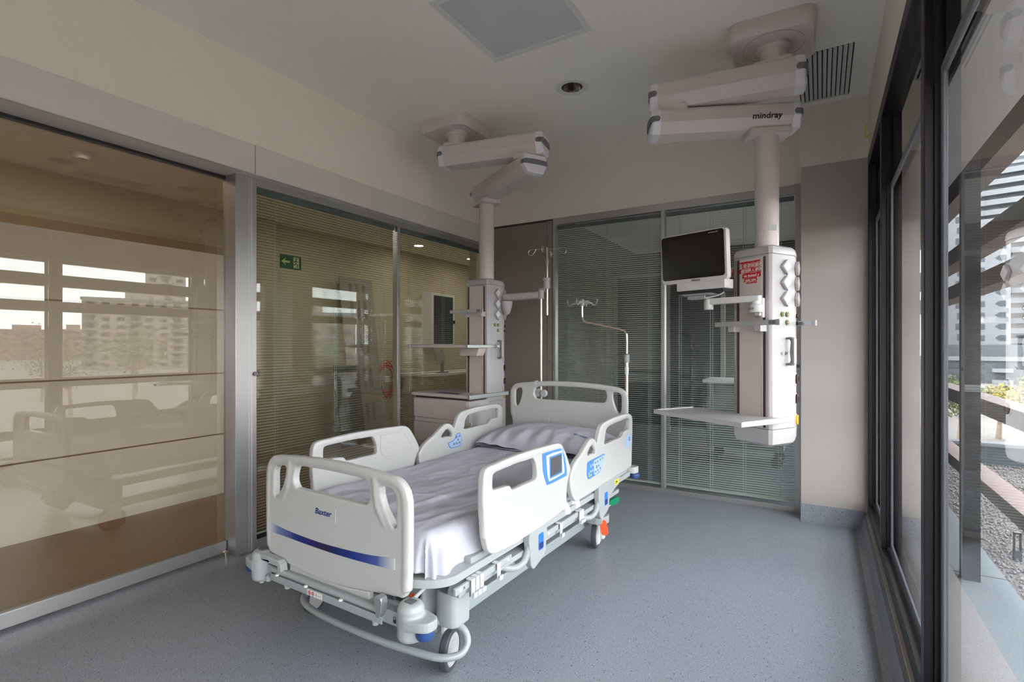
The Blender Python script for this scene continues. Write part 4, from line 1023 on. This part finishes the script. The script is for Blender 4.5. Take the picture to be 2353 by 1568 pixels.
# hem of the pillowcase at the front left
tx = text('printed_name', 'vithas', .042, 'printblue', pw, Matrix.Translation((.300, 1.800, 0)) @ Matrix.Rotation(R(-2), 4, 'Z'), thick=0., bold=.0004)
for v in tx.data.vertices: v.co.z = pz(v.co.x, v.co.y)+.0035
c = B(); n = 20
for r0, a0, a1 in ((.016, 20, 330), (.009, 60, 300)):
    for k in range(n):
        aa, ab = R(a0+(a1-a0)*k/n), R(a0+(a1-a0)*(k+1)/n); P_ = []
        for (an, rr) in ((aa, r0), (ab, r0), (ab, r0-.004), (aa, r0-.004)):
            x, y = .272+rr*math.cos(an), 1.812+rr*.8*math.sin(an); P_.append(c.verts.new((x, y, pz(x, y)+.0035)))
        c.faces.new(P_)
obj('printed_emblem', c, 'printblue', pw)

# ------------------------------------------------------------------ drip pole fixed at the bed head
ip = thing('bed_drip_pole', 'cranked steel drip pole with grey hooks at the bed head', 'drip pole', bedloc, bedrot)
c = B(); tube(c, [(.478, 2.245, .46), (.478, 2.245, 1.27)], .013, 18); obj('lower_tube', c, 'chrome', ip, sm=True)
c = B(); pa = [(.478, 2.245, 1.27), (.478, 2.245, 1.40), (.472, 2.245, 1.445), (.44, 2.243, 1.468), (.30, 2.235, 1.50), (.17, 2.23, 1.53), (.142, 2.228, 1.545), (.130, 2.228, 1.58), (.129, 2.228, 1.67)]
tube(c, smooth(pa, 6, False), .0085, 16); obj('cranked_tube', c, 'chrome', ip, sm=True)
c = B(); lathe(c, [(0, 1.225), (.017, 1.225), (.020, 1.25), (.020, 1.285), (0, 1.285)], 24, Matrix.Translation((.478, 2.245, 0))); k = obj('height_collar', c, 'plastic2', ip, sm=True)
c = B(); lathe(c, [(0, 1.284), (.018, 1.284), (.018, 1.291), (0, 1.291)], 24, Matrix.Translation((.478, 2.245, 0))); obj('black_ring', c, 'black', k, sm=True)
c = B(); lathe(c, [(.0132, 1.14), (.0142, 1.14), (.0142, 1.195), (.0132, 1.195)], 20, Matrix.Translation((.478, 2.245, 0))); obj('paper_label', c, 'labelwhite', ip, sm=True)
c = B(); lathe(c, [(0, 1.655), (.017, 1.655), (.019, 1.665), (.019, 1.695), (.013, 1.705), (0, 1.705)], 20, Matrix.Translation((.129, 2.228, 0))); hb = obj('hook_head', c, 'plastic2', ip, sm=True)
for ang in (5, 95, 185, 275):
    c = B(); ca, sa = math.cos(R(ang)), math.sin(R(ang))
    P = [(.01, 1.683, .013), (.05, 1.683, .011), (.075, 1.672, .008), (.092, 1.658, .005), (.104, 1.658, .004), (.118, 1.68, .0035), (.124, 1.70, .0035), (.112, 1.705, .003)]
    tube(c, [(.129+r_*ca, 2.228+r_*sa, z) for r_, z, w in P], [w for r_, z, w in P], 10); obj('bag_hook', c, 'plastic2', hb, sm=True)

# ------------------------------------------------------------------ corridor beyond the left glass
XC = -6.0
sbox('floor_corridor', 'floor2', (XC, -3.36, -3., 10.5, -.06, -.002), 'brown speckled corridor floor beyond the sliding door', 'floor')
sbox('ceiling_corridor', 'ceil', (XC-.1, -3.5, -3., 10.5, 2.93, 3.1), 'corridor ceiling beyond the glass', 'ceiling')
wc = sbox('wall_corridor', 'beige', (XC-.12, XC, -3., 10.5, -.06, 2.95), 'beige corridor wall beyond the glass', 'wall')
bobj('brown_dado', 'corrbrown', wc, (XC, XC+.02, -3., 3.7, 0, 2.49))
sbox('wall_corridor_end', 'beige', (XC, -3.4, 10.4, 10.5, -.06, 2.95), 'end wall of the corridor', 'wall')
sbox('wall_corridor_near', 'beige', (XC, -3.4, -3.1, -3.0, -.06, 2.95), 'near end wall of the corridor', 'wall')
sbox('wall_corridor_side', 'beige', (-3.5, -3.30, 4.90, 10.4, -.06, 2.95), 'corridor wall past the glass partition', 'wall')
c = B(); lathe(c, [(0, -.055), (.04, -.055), (.06, -.03), (.065, -.012), (.085, -.01), (.085, 0), (0, 0)], 28, Matrix.Translation((-5.18, 1.83, 2.93)))
tag(obj('smoke_detector', c, 'labelwhite', None, sm=True), 'round white smoke detector on the corridor ceiling, seen through the sliding door', 'smoke detector')
c = B(); box(c, -5.86, -5.66, 1.98, 2.55, 2.922, 2.932)
tag(obj('ceiling_hatch', c, 'labelwhite', None), 'flat rectangular panel flush in the corridor ceiling', 'ceiling panel')
lbl = ['unlit round corridor downlight left of the smoke detector', 'unlit round corridor downlight next to the jamb post', 'lit round corridor downlight above the white cabinet', 'lit corridor downlight seen just left of the pendant pole']
for k, (x, y) in enumerate(((-5.56, 1.83), (-5.47, 2.79), (-5.45, 6.26), (-5.46, 7.69))):
    t = thing('corridor_downlight', lbl[k], 'light', (x, y, 2.93), group='round corridor downlights')
    c = B(); lathe(c, [(.07, -.004), (.10, -.004), (.10, 0), (.07, 0)], 28); obj('ring', c, 'labelwhite', t)
    c = B(); lathe(c, [(0, -.003), (.072, -.003), (.072, 0), (0, 0)], 28); obj('lamp', c, 'lamp' if k > 1 else 'diffuser', t)
# exit sign
es = thing('exit_sign', 'green emergency exit sign with arrow and running figure on the corridor wall', 'sign', (XC+.002, 4.36, 2.45))
c = B(); box(c, 0, .008, -.155, .155, -.085, .085); obj('plate', c, 'signgreen', es)
c = B(); F = lambda a, b, q: Vector((q, a, b))
prism(c, [(-.135, .005), (-.075, .05), (-.095, .012), (-.02, .012), (-.02, -.012), (-.095, -.012), (-.075, -.05), (-.135, -.005)], .008, .010, F)
prism(c, [(.035, -.07), (.035, .07), (.12, .07), (.12, -.07)], .008, .010, F); obj('arrow_and_door', c, 'signpale', es)
c = B()
lathe(c, [(0, 0), (.010, 0), (.010, .003), (0, .003)], 14, Matrix.Translation((.010, .078, .050)) @ Matrix.Rotation(PI/2, 4, 'Y'))
for a, b_ in (((.075, .035), (.07, -.005)), ((.07, -.005), (.095, -.03)), ((.095, -.03), (.10, -.06)), ((.07, -.005), (.055, -.03)), ((.055, -.03), (.03, -.035)), ((.075, .03), (.10, .01)), ((.075, .03), (.052, .02)), ((.052, .02), (.045, .0))):
    tube(c, [(.0105, *a), (.0105, *b_)], .005, 6)
obj('running_figure', c, 'signgreen', es)
# wall cabinet, counter, hose, boards
cb = thing('wall_cabinet', 'white wall cabinet with dark glass front in the corridor', 'cabinet', (XC, 7.3, 1.35))
bobj('body', 'labelwhite', cb, (0, .22, -.32, .32, 0, .92), .004); bobj('glass_door', 'bdark', cb, (.22, .226, -.27, .27, .04, .88)); bobj('door_handle', 'black', cb, (.226, .25, .275, .30, .40, .46))
ct = thing('reception_counter', 'long pale counter with a desk top along the corridor', 'counter', (XC+.53, 8.0, 0))
bobj('counter_body', 'beige', ct, (-.45, .2, -1.6, 2.2, 0, .86)); bobj('worktop', 'labelwhite', ct, (-.5, .28, -1.65, 2.25, .86, .90), .004)
for k, (y, lb_) in enumerate(((6.85, 'small grey desk monitor on the corridor counter, nearer the cabinet'), (8.1, 'small grey desk monitor on the corridor counter, farther along'))):
    t = thing('desk_monitor', lb_, 'monitor', (XC+.55, y, .90), R(20), 'desk monitors on the corridor counter')
    bobj('stand', 'darkgrey', t, (-.08, .08, -.1, .1, 0, .012)); bobj('neck', 'darkgrey', t, (-.02, .02, -.03, .03, .01, .2)); bobj('display', 'board', t, (.0, .03, -.22, .22, .14, .42), .005, Matrix.Rotation(R(-12), 4, 'Y'))
hz = thing('fire_hose', 'loose coil of red hose hanging on the corridor wall', 'hose', (XC+.12, 6.0, .82))
c = B(); pts = []
for k in range(9*28):
    a = 2*PI*k/28; r_ = .21+.035*math.sin(k*.37)+.02*math.sin(k*.11)
    pts.append((.05*math.sin(k*.21), r_*math.cos(a), r_*1.15*math.sin(a)+.02*math.sin(k*.05)))
tube(c, pts, .006, 6); obj('coil', c, 'red', hz, sm=True)
bobj('hose_bracket', 'labelwhite', hz, (-.12, .02, -.05, .05, -.05, .05), .01)
for k, (y, tl, wdt, hgt, m_, lb_) in enumerate(((5.35, 7, .62, 2.35, 'board', 'tall pale perforated board leaning in the corridor behind the blinds'), (4.95, 9, .42, 1.10, 'boardd', 'dark grey board leaning low behind the blinds, left of the hose'))):
    t = thing('leaning_board', lb_, 'board', (XC+.42 if k == 0 else XC+.55, y, 0), 0, 'boards leaning on the corridor wall')
    mx = Matrix.Rotation(R(-tl), 4, 'Y')
    bobj('panel', m_, t, (-.008, .008, -wdt/2, wdt/2, 0, hgt), mx=mx)
    c = B()
    for a in (-.2, 0, .2):
        for zz in ([.25, .75, 1.25, 1.75, 2.15] if k == 0 else [.3, .75]):
            for q in (-.02, 0, .02): box(c, .008, .0095, a*wdt+q-.003, a*wdt+q+.003, zz, zz+.28 if zz < 2 else zz+.12, mx)
    obj('slots', c, 'print', t)
t = bobj('corridor_pilaster', 'beige', None, (XC+.001, XC+.08, 3.75, 4.1, .001, 2.928)); tag(t, 'pale vertical pilaster on the corridor wall beneath the exit sign', 'pilaster')

# ------------------------------------------------------------------ neighbouring room beyond the back partition
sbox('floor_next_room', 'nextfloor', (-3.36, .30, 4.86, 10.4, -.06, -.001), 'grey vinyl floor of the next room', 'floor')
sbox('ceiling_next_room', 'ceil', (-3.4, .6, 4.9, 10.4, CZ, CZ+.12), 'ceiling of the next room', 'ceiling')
sbox('wall_next_room', 'boardd', (-3.4, .6, 10.3, 10.4, -.06, CZ), 'far wall of the next room', 'wall')  # dark grey on this and the left wall helps the room look dim
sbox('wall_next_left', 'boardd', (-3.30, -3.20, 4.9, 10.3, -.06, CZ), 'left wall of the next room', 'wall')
w4 = thing('window_4', 'dark framed window of the next room seen through the blinds', 'window', kind='structure')
for y in (5.0, 6.3, 7.7, 9.1, 10.25): bobj('mullion', 'alu_dark', w4, (WR, .385, y-.035, y+.035, .1, 2.7))
bobj('top_frame', 'alu_dark', w4, (WR, .4, 4.95, 10.3, 2.27, CZ)); bobj('bottom_frame', 'alu_dark', w4, (WR, .4, 4.95, 10.3, -.06, .19))
bobj('pane', 'winpane', w4, (.35, .356, 5.0, 10.25, .19, 2.27))
t = thing('glazed_screen', 'dark glazed screen standing inside the next room', 'screen', (-1.6, 8.2, 0))
for x in (-1.3, -.45, .35, 1.15): bobj('post', 'alu', t, (x-.03, x+.03, -.03, .03, 0, 2.5))
bobj('rail', 'alu', t, (-1.3, 1.15, -.03, .03, 2.44, 2.5)); bobj('infill', 'bdark', t, (-1.3, .35, -.006, .006, .1, 2.44))
t = thing('storage_trolley', 'grey trolley with worktop in the next room behind the tray shelf', 'trolley', (-.75, 6.6, 0))
bobj('cabinet', 'darkgrey', t, (-.4, .4, -.25, .25, .18, .92), .01); bobj('worktop', 'labelwhite', t, (-.44, .44, -.28, .28, .92, .96), .005)
for x in (-.33, .33):
    for y in (-.2, .2):
        c = B(); lathe(c, [(0, -.015), (.06, -.015), (.06, .015), (0, .015)], 20, Matrix.Translation((x, y, .06)) @ Matrix.Rotation(PI/2, 4, 'X')); obj('castor', c, 'tyre', t, sm=True)

# ------------------------------------------------------------------ balcony and the world outside
bl = sbox('balcony_slab', 'concrete', (.40, .92, -3, 10.4, -.20, .0), 'pale concrete balcony floor outside the window', 'balcony')
bobj('slab_joint', 'groove', bl, (.40, .92, 4.02, 4.03, -.01, .0008))
sbox('balcony_soffit', 'bgrey', (.62, 1.12, -3, 10.4, 2.96, 3.4), 'grey soffit above the balcony', 'soffit')
sbox('sun_block_slab', 'bgrey', (-6.3, 1.12, -3.2, 10.6, 3.4, 3.7), 'unseen roof slab added over the rooms to block the sun', 'roof')  # unseen slab, added to keep the sun out of the rooms
c = B(); box(c, .70, .78, 3.90, 3.98, 0, 2.96)
tag(obj('balcony_post', c, 'alu_dark', None), 'dark square steel post standing on the balcony', 'post')
lv = [(2.58, 2.78, 'thick brown sunshade beam highest outside the window', 'brown'), (2.043, 2.174, 'brown sunshade beam in the middle outside the window', 'brown'), (1.75, 1.863, 'brown sunshade beam just above eye level outside the window', 'brown')]
for z0, z1, lb_, m_ in lv:
    t = bobj('sunshade_beam', m_, None, (.96, 1.10, -3, 9.5, z0, z1)); tag(t, lb_, 'sunshade', 'horizontal sunshade beams outside the window')
for z0, z1, lb_ in ((.868, .968, 'upper railing bar with pinkish top outside the window'), (.31, .40, 'lower railing bar with pinkish top outside the window')):
    t = thing('balcony_railing', lb_, 'railing', (1.03, 3, z0), group='balcony railing bars')
    bobj('bar', 'brown', t, (-.06, .06, -6, 6.5, 0, z1-z0)); bobj('top_board', 'pinkwood', t, (-.07, .07, -6, 6.5, z1-z0, z1-z0+.012))
g_ = bobj('terrace_base', 'asphalt', None, (.92, 3.4, -3, 8.6, -.32, -.13)); struct(g_, 'flat roof terrace beyond the balcony', 'terrace')
c = B()
for k in range(15000):
    x = random.uniform(.95, 3.0); y = random.uniform(3., 8.5); s = random.uniform(.008, .019)
    mx = Matrix.Translation((x, y, -.128+random.uniform(0, .012))) @ Matrix.Rotation(random.uniform(0, 6), 4, Vector((random.random(), random.random(), random.random()+.1)).normalized())
    vs = [c.verts.new(mx @ Vector(v)) for v in ((s, 0, 0), (-s*.8, 0, 0), (0, s*.7, 0), (0, -s*.9, 0), (0, 0, s*.6), (0, 0, -s*.6))]
    for f in ((0, 2, 4), (2, 1, 4), (1, 3, 4), (3, 0, 4), (2, 0, 5), (1, 2, 5), (3, 1, 5), (0, 3, 5)): c.faces.new([vs[i] for i in f])
gm = pm('gravel_stone', srgb(132, 124, 122), .9, var=.6, vscale=45)
tag(obj('gravel', c, gm, None), 'pale mixed gravel covering the terrace below the railing', 'gravel', kind='stuff')
pr = bobj('terrace_parapet', 'bgrey', None, (.92, 3.4, 8.5, 8.6, -.13, .11)); bobj('coping', 'bwhite', pr, (.92, 3.4, 8.47, 8.63, .11, .15)); struct(pr, 'low white parapet at the end of the terrace', 'parapet')
t = thing('bollard_light', 'small dark bollard light on the gravel terrace', 'bollard light', (1.16, 4.85, -.13))
bobj('base', 'bgrey', t, (-.02, .02, -.02, .02, 0, .07)); 
c = B()
for x in (-.018, .014): box(c, x, x+.004, -.02, .02, .07, .19)
box(c, -.018, .018, -.02, .02, .185, .195); obj('frame', c, 'alu_dark', t)

GZ = -7.
gr_ = bobj('ground', 'asphalt', None, (1.2, 420, -260, 420, GZ-.2, GZ)); struct(gr_, 'street level ground far below', 'ground')

def building(name, label, x, y, rot, w, d_, h_, floors, style, cols, group='distant buildings beyond the window'):
    t = thing(name, label, 'building', (x, y, GZ), rot, group)
    bobj('wall', cols[0], t, (-w/2, w/2, 0, d_, 0, h_))
    fh = h_/floors
    c = B(); c2 = B()
    for f in range(floors):
        z = f*fh
        if style == 'band':      # white balcony bands with dark recesses
            prism(c, [(-w/2-1.2, -1.6), (-w/2+2, -2.2), (0, -2.9), (w/2-2, -2.2), (w/2+1.2, -1.6), (w/2, 0), (-w/2, 0)], z, z+fh*.52, XY)
            for k in range(7): box(c2, -w/2+w*(k+.2)/7, -w/2+w*(k+.75)/7, -.08, .0, z+fh*.5, z+fh*.95)
        elif style == 'hex':
            n = max(2, int(w/5))
            for k in range(n):
                xa = -w/2+w*(k+.28)/n; xb = -w/2+w*(k+.78)/n
                prism(c2, [(xa, z+fh*.6), (xa+.8, z+fh*.82), (xb, z+fh*.82), (xb, z+fh*.36), (xa+.8, z+fh*.36)], -.12, 0, XZ)
        elif style == 'slit':
            n = max(3, int(w/2.6))
            for k in range(n):
                xa = -w/2+w*(k+.4+.12*(f % 2))/n; box(c2, xa, xa+.75, -.1, 0, z+fh*.3, z+fh*.86)
        else:                    # flats with window pairs and balconies
            n = max(3, int(w/4))
            for k in range(n):
                xa = -w/2+w*(k+.22)/n; box(c2, xa, xa+w/n*.5, -.1, 0, z+fh*.32, z+fh*.8)
                if k % 3 == 1: box(c, -w/2+w*(k+.08)/n, -w/2+w*(k+.92)/n, -1.3, 0, z+.05, z+fh*.34)
    obj('balconies', c, cols[1], t) if len(c.faces) else c.free()
    obj('windows', c2, 'bdark', t)
    bobj('roof', cols[1], t, (-w/2-.4, w/2+.4, -.4, d_+.4, h_, h_+.9))
    bobj('roof_hut', cols[0], t, (-w*.2, w*.15, d_*.3, d_*.7, h_+.9, h_+3.6))
    return t
def away(x, y): return math.atan2(-x, y)+0  # front (-y local) faces the camera
# tower straight ahead along the facade and the white block beside it
building('apartment_tower', 'white curved apartment tower with balcony bands, nearest behind the post', 53, 210, away(53, 210)+.1, 26, 18, 63, 21, 'band', ('bgrey', 'bwhite'))
building('apartment_block', 'white block with arrow shaped windows standing before the tower', 36.6, 175, away(36, 175)+.1, 8, 9, 37.5, 13, 'hex', ('bwhite', 'bwhite'))
building('apartment_block', 'white block with narrow slit windows seen left of the balcony post', 31.5, 190, away(31, 190)-.1, 11, 10, 51, 17, 'slit', ('bwhite', 'bwhite'))
building('parking_building', 'low garage building with pale fascia behind the car park', 34, 152, away(34, 152), 60, 8, 5, 2, 'flat', ('bgrey', 'bwhite'))
# across the park: seen as reflections in the glass door
building('apartment_block', 'tall beige block of flats rising above its neighbour across the park', 227, 111, away(227, 111), 14, 14, 40, 13, 'flat', ('bbeige', 'bwhite'))
building('apartment_block', 'wide ten storey beige block of flats across the park', 206, 93, away(206, 93), 34, 9, 24.5, 9, 'flat', ('bbeige', 'bwhite'))
building('apartment_block', 'low brick block of flats at the left edge of the skyline', 390, 113, away(390, 113), 36, 14, 17, 5, 'flat', ('bbrick', 'bwhite'))
building('apartment_block', 'brick block of flats beside the wide beige one', 363, 126, away(363, 126), 18, 14, 17, 5, 'flat', ('bbrick', 'bbeige'))
building('apartment_block', 'brick block of flats facing the middle window bay', 120, 95, away(120, 95), 30, 14, 17, 5, 'flat', ('bbrick', 'bwhite'))
building('apartment_block', 'cream block of flats closing the street to the right', 90, 120, away(90, 120), 26, 14, 24, 8, 'flat', ('bbeige', 'bbrick'))

def car(x, y, rot, m_, lb_):
    t = thing('car', lb_, 'car', (x, y, GZ), rot, 'parked cars')
    c = B(); prism(c, smooth([(-2.15, .35), (-2.2, .75), (-1.9, .92), (-1.1, .98), (-.55, 1.40), (.75, 1.43), (1.5, 1.0), (2.05, .9), (2.15, .6), (2.1, .32)], 3), -.85, .85, XZ); b_ = obj('body', c, m_, t, bev=.08)
    c = B(); prism(c, [(-.98, .98), (-.5, 1.34), (.7, 1.36), (1.32, 1.0)], -.87, .87, XZ); obj('side_windows', c, 'bdark', b_)
    for xx in (-1.35, 1.3):
        for yy in (-.8, .8):
            w = B(); lathe(w, [(0, -.11), (.32, -.11), (.32, .11), (0, .11)], 16, Matrix.Translation((xx, yy, .32)) @ Matrix.Rotation(PI/2, 4, 'X')); obj('wheel', w, 'black', t)
cc = [('bwhite', 'white'), ('bgrey', 'grey'), ('carred', 'dark red'), ('bwhite', 'white'), ('cardark', 'black'), ('alurail', 'silver'), ('bwhite', 'white'), ('carred', 'red'), ('alurail', 'silver'), ('bwhite', 'white')]
M['carred'] = pm('car_red', srgb(130, 40, 44), .3); M['cardark'] = pm('car_dark', srgb(50, 50, 58), .3)
pos = ['at the left end of the far row', 'second in the far row', 'third in the far row', 'fourth in the far row', 'at the right end of the far row', 'at the left end of the near row', 'second in the near row', 'third in the near row', 'fourth in the near row', 'at the right end of the near row']
for k in range(10):
    far = k < 5; i = k % 5
    y = 122 if far else 103; x = (21 if far else 17)+i*5.9
    car(x, y, R(8+random.uniform(-4, 4)), cc[k][0], cc[k][1]+' parked car '+pos[k])
for k, (x, y) in enumerate(((118, 40), (112, 56), (125, 64))):
    car(x, y, R(70), cc[k*3][0], cc[k*3][1]+' parked car across the park, '+('nearest the lawn', 'in the middle', 'farthest right')[k])

def tree(x, y, h_, r_, m_, lb_):
    t = thing('tree', lb_, 'tree', (x, y, GZ), random.uniform(0, 6), 'trees around the car park')
    c = B(); tube(c, [(0, 0, 0), (.1, 0, h_*.3), (0, .1, h_*.6)], [.22, .16, .08], 8)
    for k in range(5):
        a = k*1.26; tube(c, [(0, .05, h_*(.4+.04*k)), (r_*.6*math.cos(a), r_*.6*math.sin(a), h_*(.62+.05*k))], [.07, .02], 6)
    obj('trunk', c, 'bark', t)
    c = B()
    for k in range(1500):
        v = Vector((random.gauss(0, 1), random.gauss(0, 1), random.gauss(0, 1))).normalized()*(random.random()**.4)
        v = Vector((v.x*r_, v.y*r_, v.z*r_*.85))*(.8+.35*noise.noise(v*2.2+Vector((x, y, 0)))); p_ = v+Vector((0, 0, h_*.68)); s = random.uniform(.08, .2)
        m4 = Matrix.Translation(p_) @ Matrix.Rotation(random.uniform(0, 6), 4, Vector((random.random()-.5, random.random()-.5, random.random()-.5)).normalized())
        c.faces.new([c.verts.new(m4 @ Vector(q)) for q in ((-s, 0, 0), (0, -s*.5, 0), (s, 0, 0), (0, s*.5, 0))])
    obj('foliage', c, m_, t)
tl = [(10.2, 58, 5.5, 2.3, 'leaf', 'bushy green tree nearest below the railing'), (13.6, 62, 5.0, 2.2, 'leafy', 'yellow-green tree beside the car park'), (17.5, 66, 6, 2.6, 'leaf', 'green tree right of the yellow one'),
      (12.2, 78, 5.5, 2.2, 'leaf', 'small green tree at the left of the car park'), (22, 78, 6, 2.4, 'leafy', 'sparse yellowish tree at the right of the car park'),
      (70, 26, 10, 5, 'leaf', 'broad park tree at the left of the lawn'), (78, 36, 11, 5.5, 'leaf', 'tall park tree before the wide block'), (66, 42, 9, 4.5, 'leaf', 'park tree in the middle distance'), (84, 50, 10, 5, 'leaf', 'park tree before the brick block'), (60, 54, 9, 4.5, 'leaf', 'park tree at the right of the lawn'), (92, 30, 11, 6, 'leaf', 'large dark park tree farthest left'), (74, 62, 10, 5, 'leaf', 'park tree nearest the cream block'), (96, 44, 11, 6, 'leafy', 'pale park tree behind the others')]
for q in tl: tree(*q)

# ------------------------------------------------------------------ light
w = bpy.data.worlds.new('sky'); bpy.context.scene.world = w; w.use_nodes = True
nt = w.node_tree; bg = nt.nodes['Background']; L = nt.links
tc = nt.nodes.new('ShaderNodeTexCoord'); sp = nt.nodes.new('ShaderNodeSeparateXYZ'); cr = nt.nodes.new('ShaderNodeValToRGB')
L.new(tc.outputs['Generated'], sp.inputs[0]); L.new(sp.outputs['Z'], cr.inputs[0]); L.new(cr.outputs[0], bg.inputs['Color'])
e = cr.color_ramp.elements; e[0].position = 0; e[0].color = (1, .985, .965, 1); e[1].position = .8; e[1].color = (.86, .92, 1, 1)
bg.inputs['Strength'].default_value = 2.8
sun = bpy.data.lights.new('sun', 'SUN'); sun.energy = 3.0; sun.angle = R(3); sun.color = (1, .95, .88)
so = bpy.data.objects.new('sun', sun); C.objects.link(so); so.rotation_euler = Vector((-.62, -.45, .72)).to_track_quat('Z', 'Y').to_euler()
def area(nm, loc, sx, sy, en, col):
    a = bpy.data.lights.new(nm, 'AREA'); a.shape = 'RECTANGLE'; a.size = sx; a.size_y = sy; a.energy = en; a.color = col
    o = bpy.data.objects.new(nm, a); C.objects.link(o); o.location = loc; return o
for k, (y, en) in enumerate(((-.5, 2.0), (1.8, 2.1), (4.4, 1.6), (6.2, 2.0), (8.2, 2.6))):
    area('corridor_fill', (-4.75, y, 2.9), .5, .5, en, (1, .93, .82))  # added fill lights that brighten the corridor, separate from its visible downlights

# ------------------------------------------------------------------ camera
cam = bpy.data.cameras.new('camera'); cam.sensor_width = 36; cam.lens = 1190*36/2353; cam.shift_y = 11/2353; cam.clip_end = 1000; cam.clip_start = .02
co = bpy.data.objects.new('camera', cam); C.objects.link(co); co.location = (0, 0, 1.35)
co.rotation_euler = (PI/2, 0, math.atan(710.5/1190)); bpy.context.scene.camera = co
sc = bpy.context.scene
sc.view_settings.view_transform = 'Standard'; sc.view_settings.look = 'None'; sc.view_settings.gamma = 1; sc.view_settings.use_curve_mapping = False
sc.view_settings.exposure = 2.02
sc.cycles.use_denoising = True; sc.cycles.max_bounces = 10; sc.cycles.diffuse_bounces = 5; sc.cycles.glossy_bounces = 5; sc.cycles.transparent_max_bounces = 24
sc.cycles.sample_clamp_indirect = 8; sc.cycles.caustics_reflective = False; sc.cycles.caustics_refractive = False
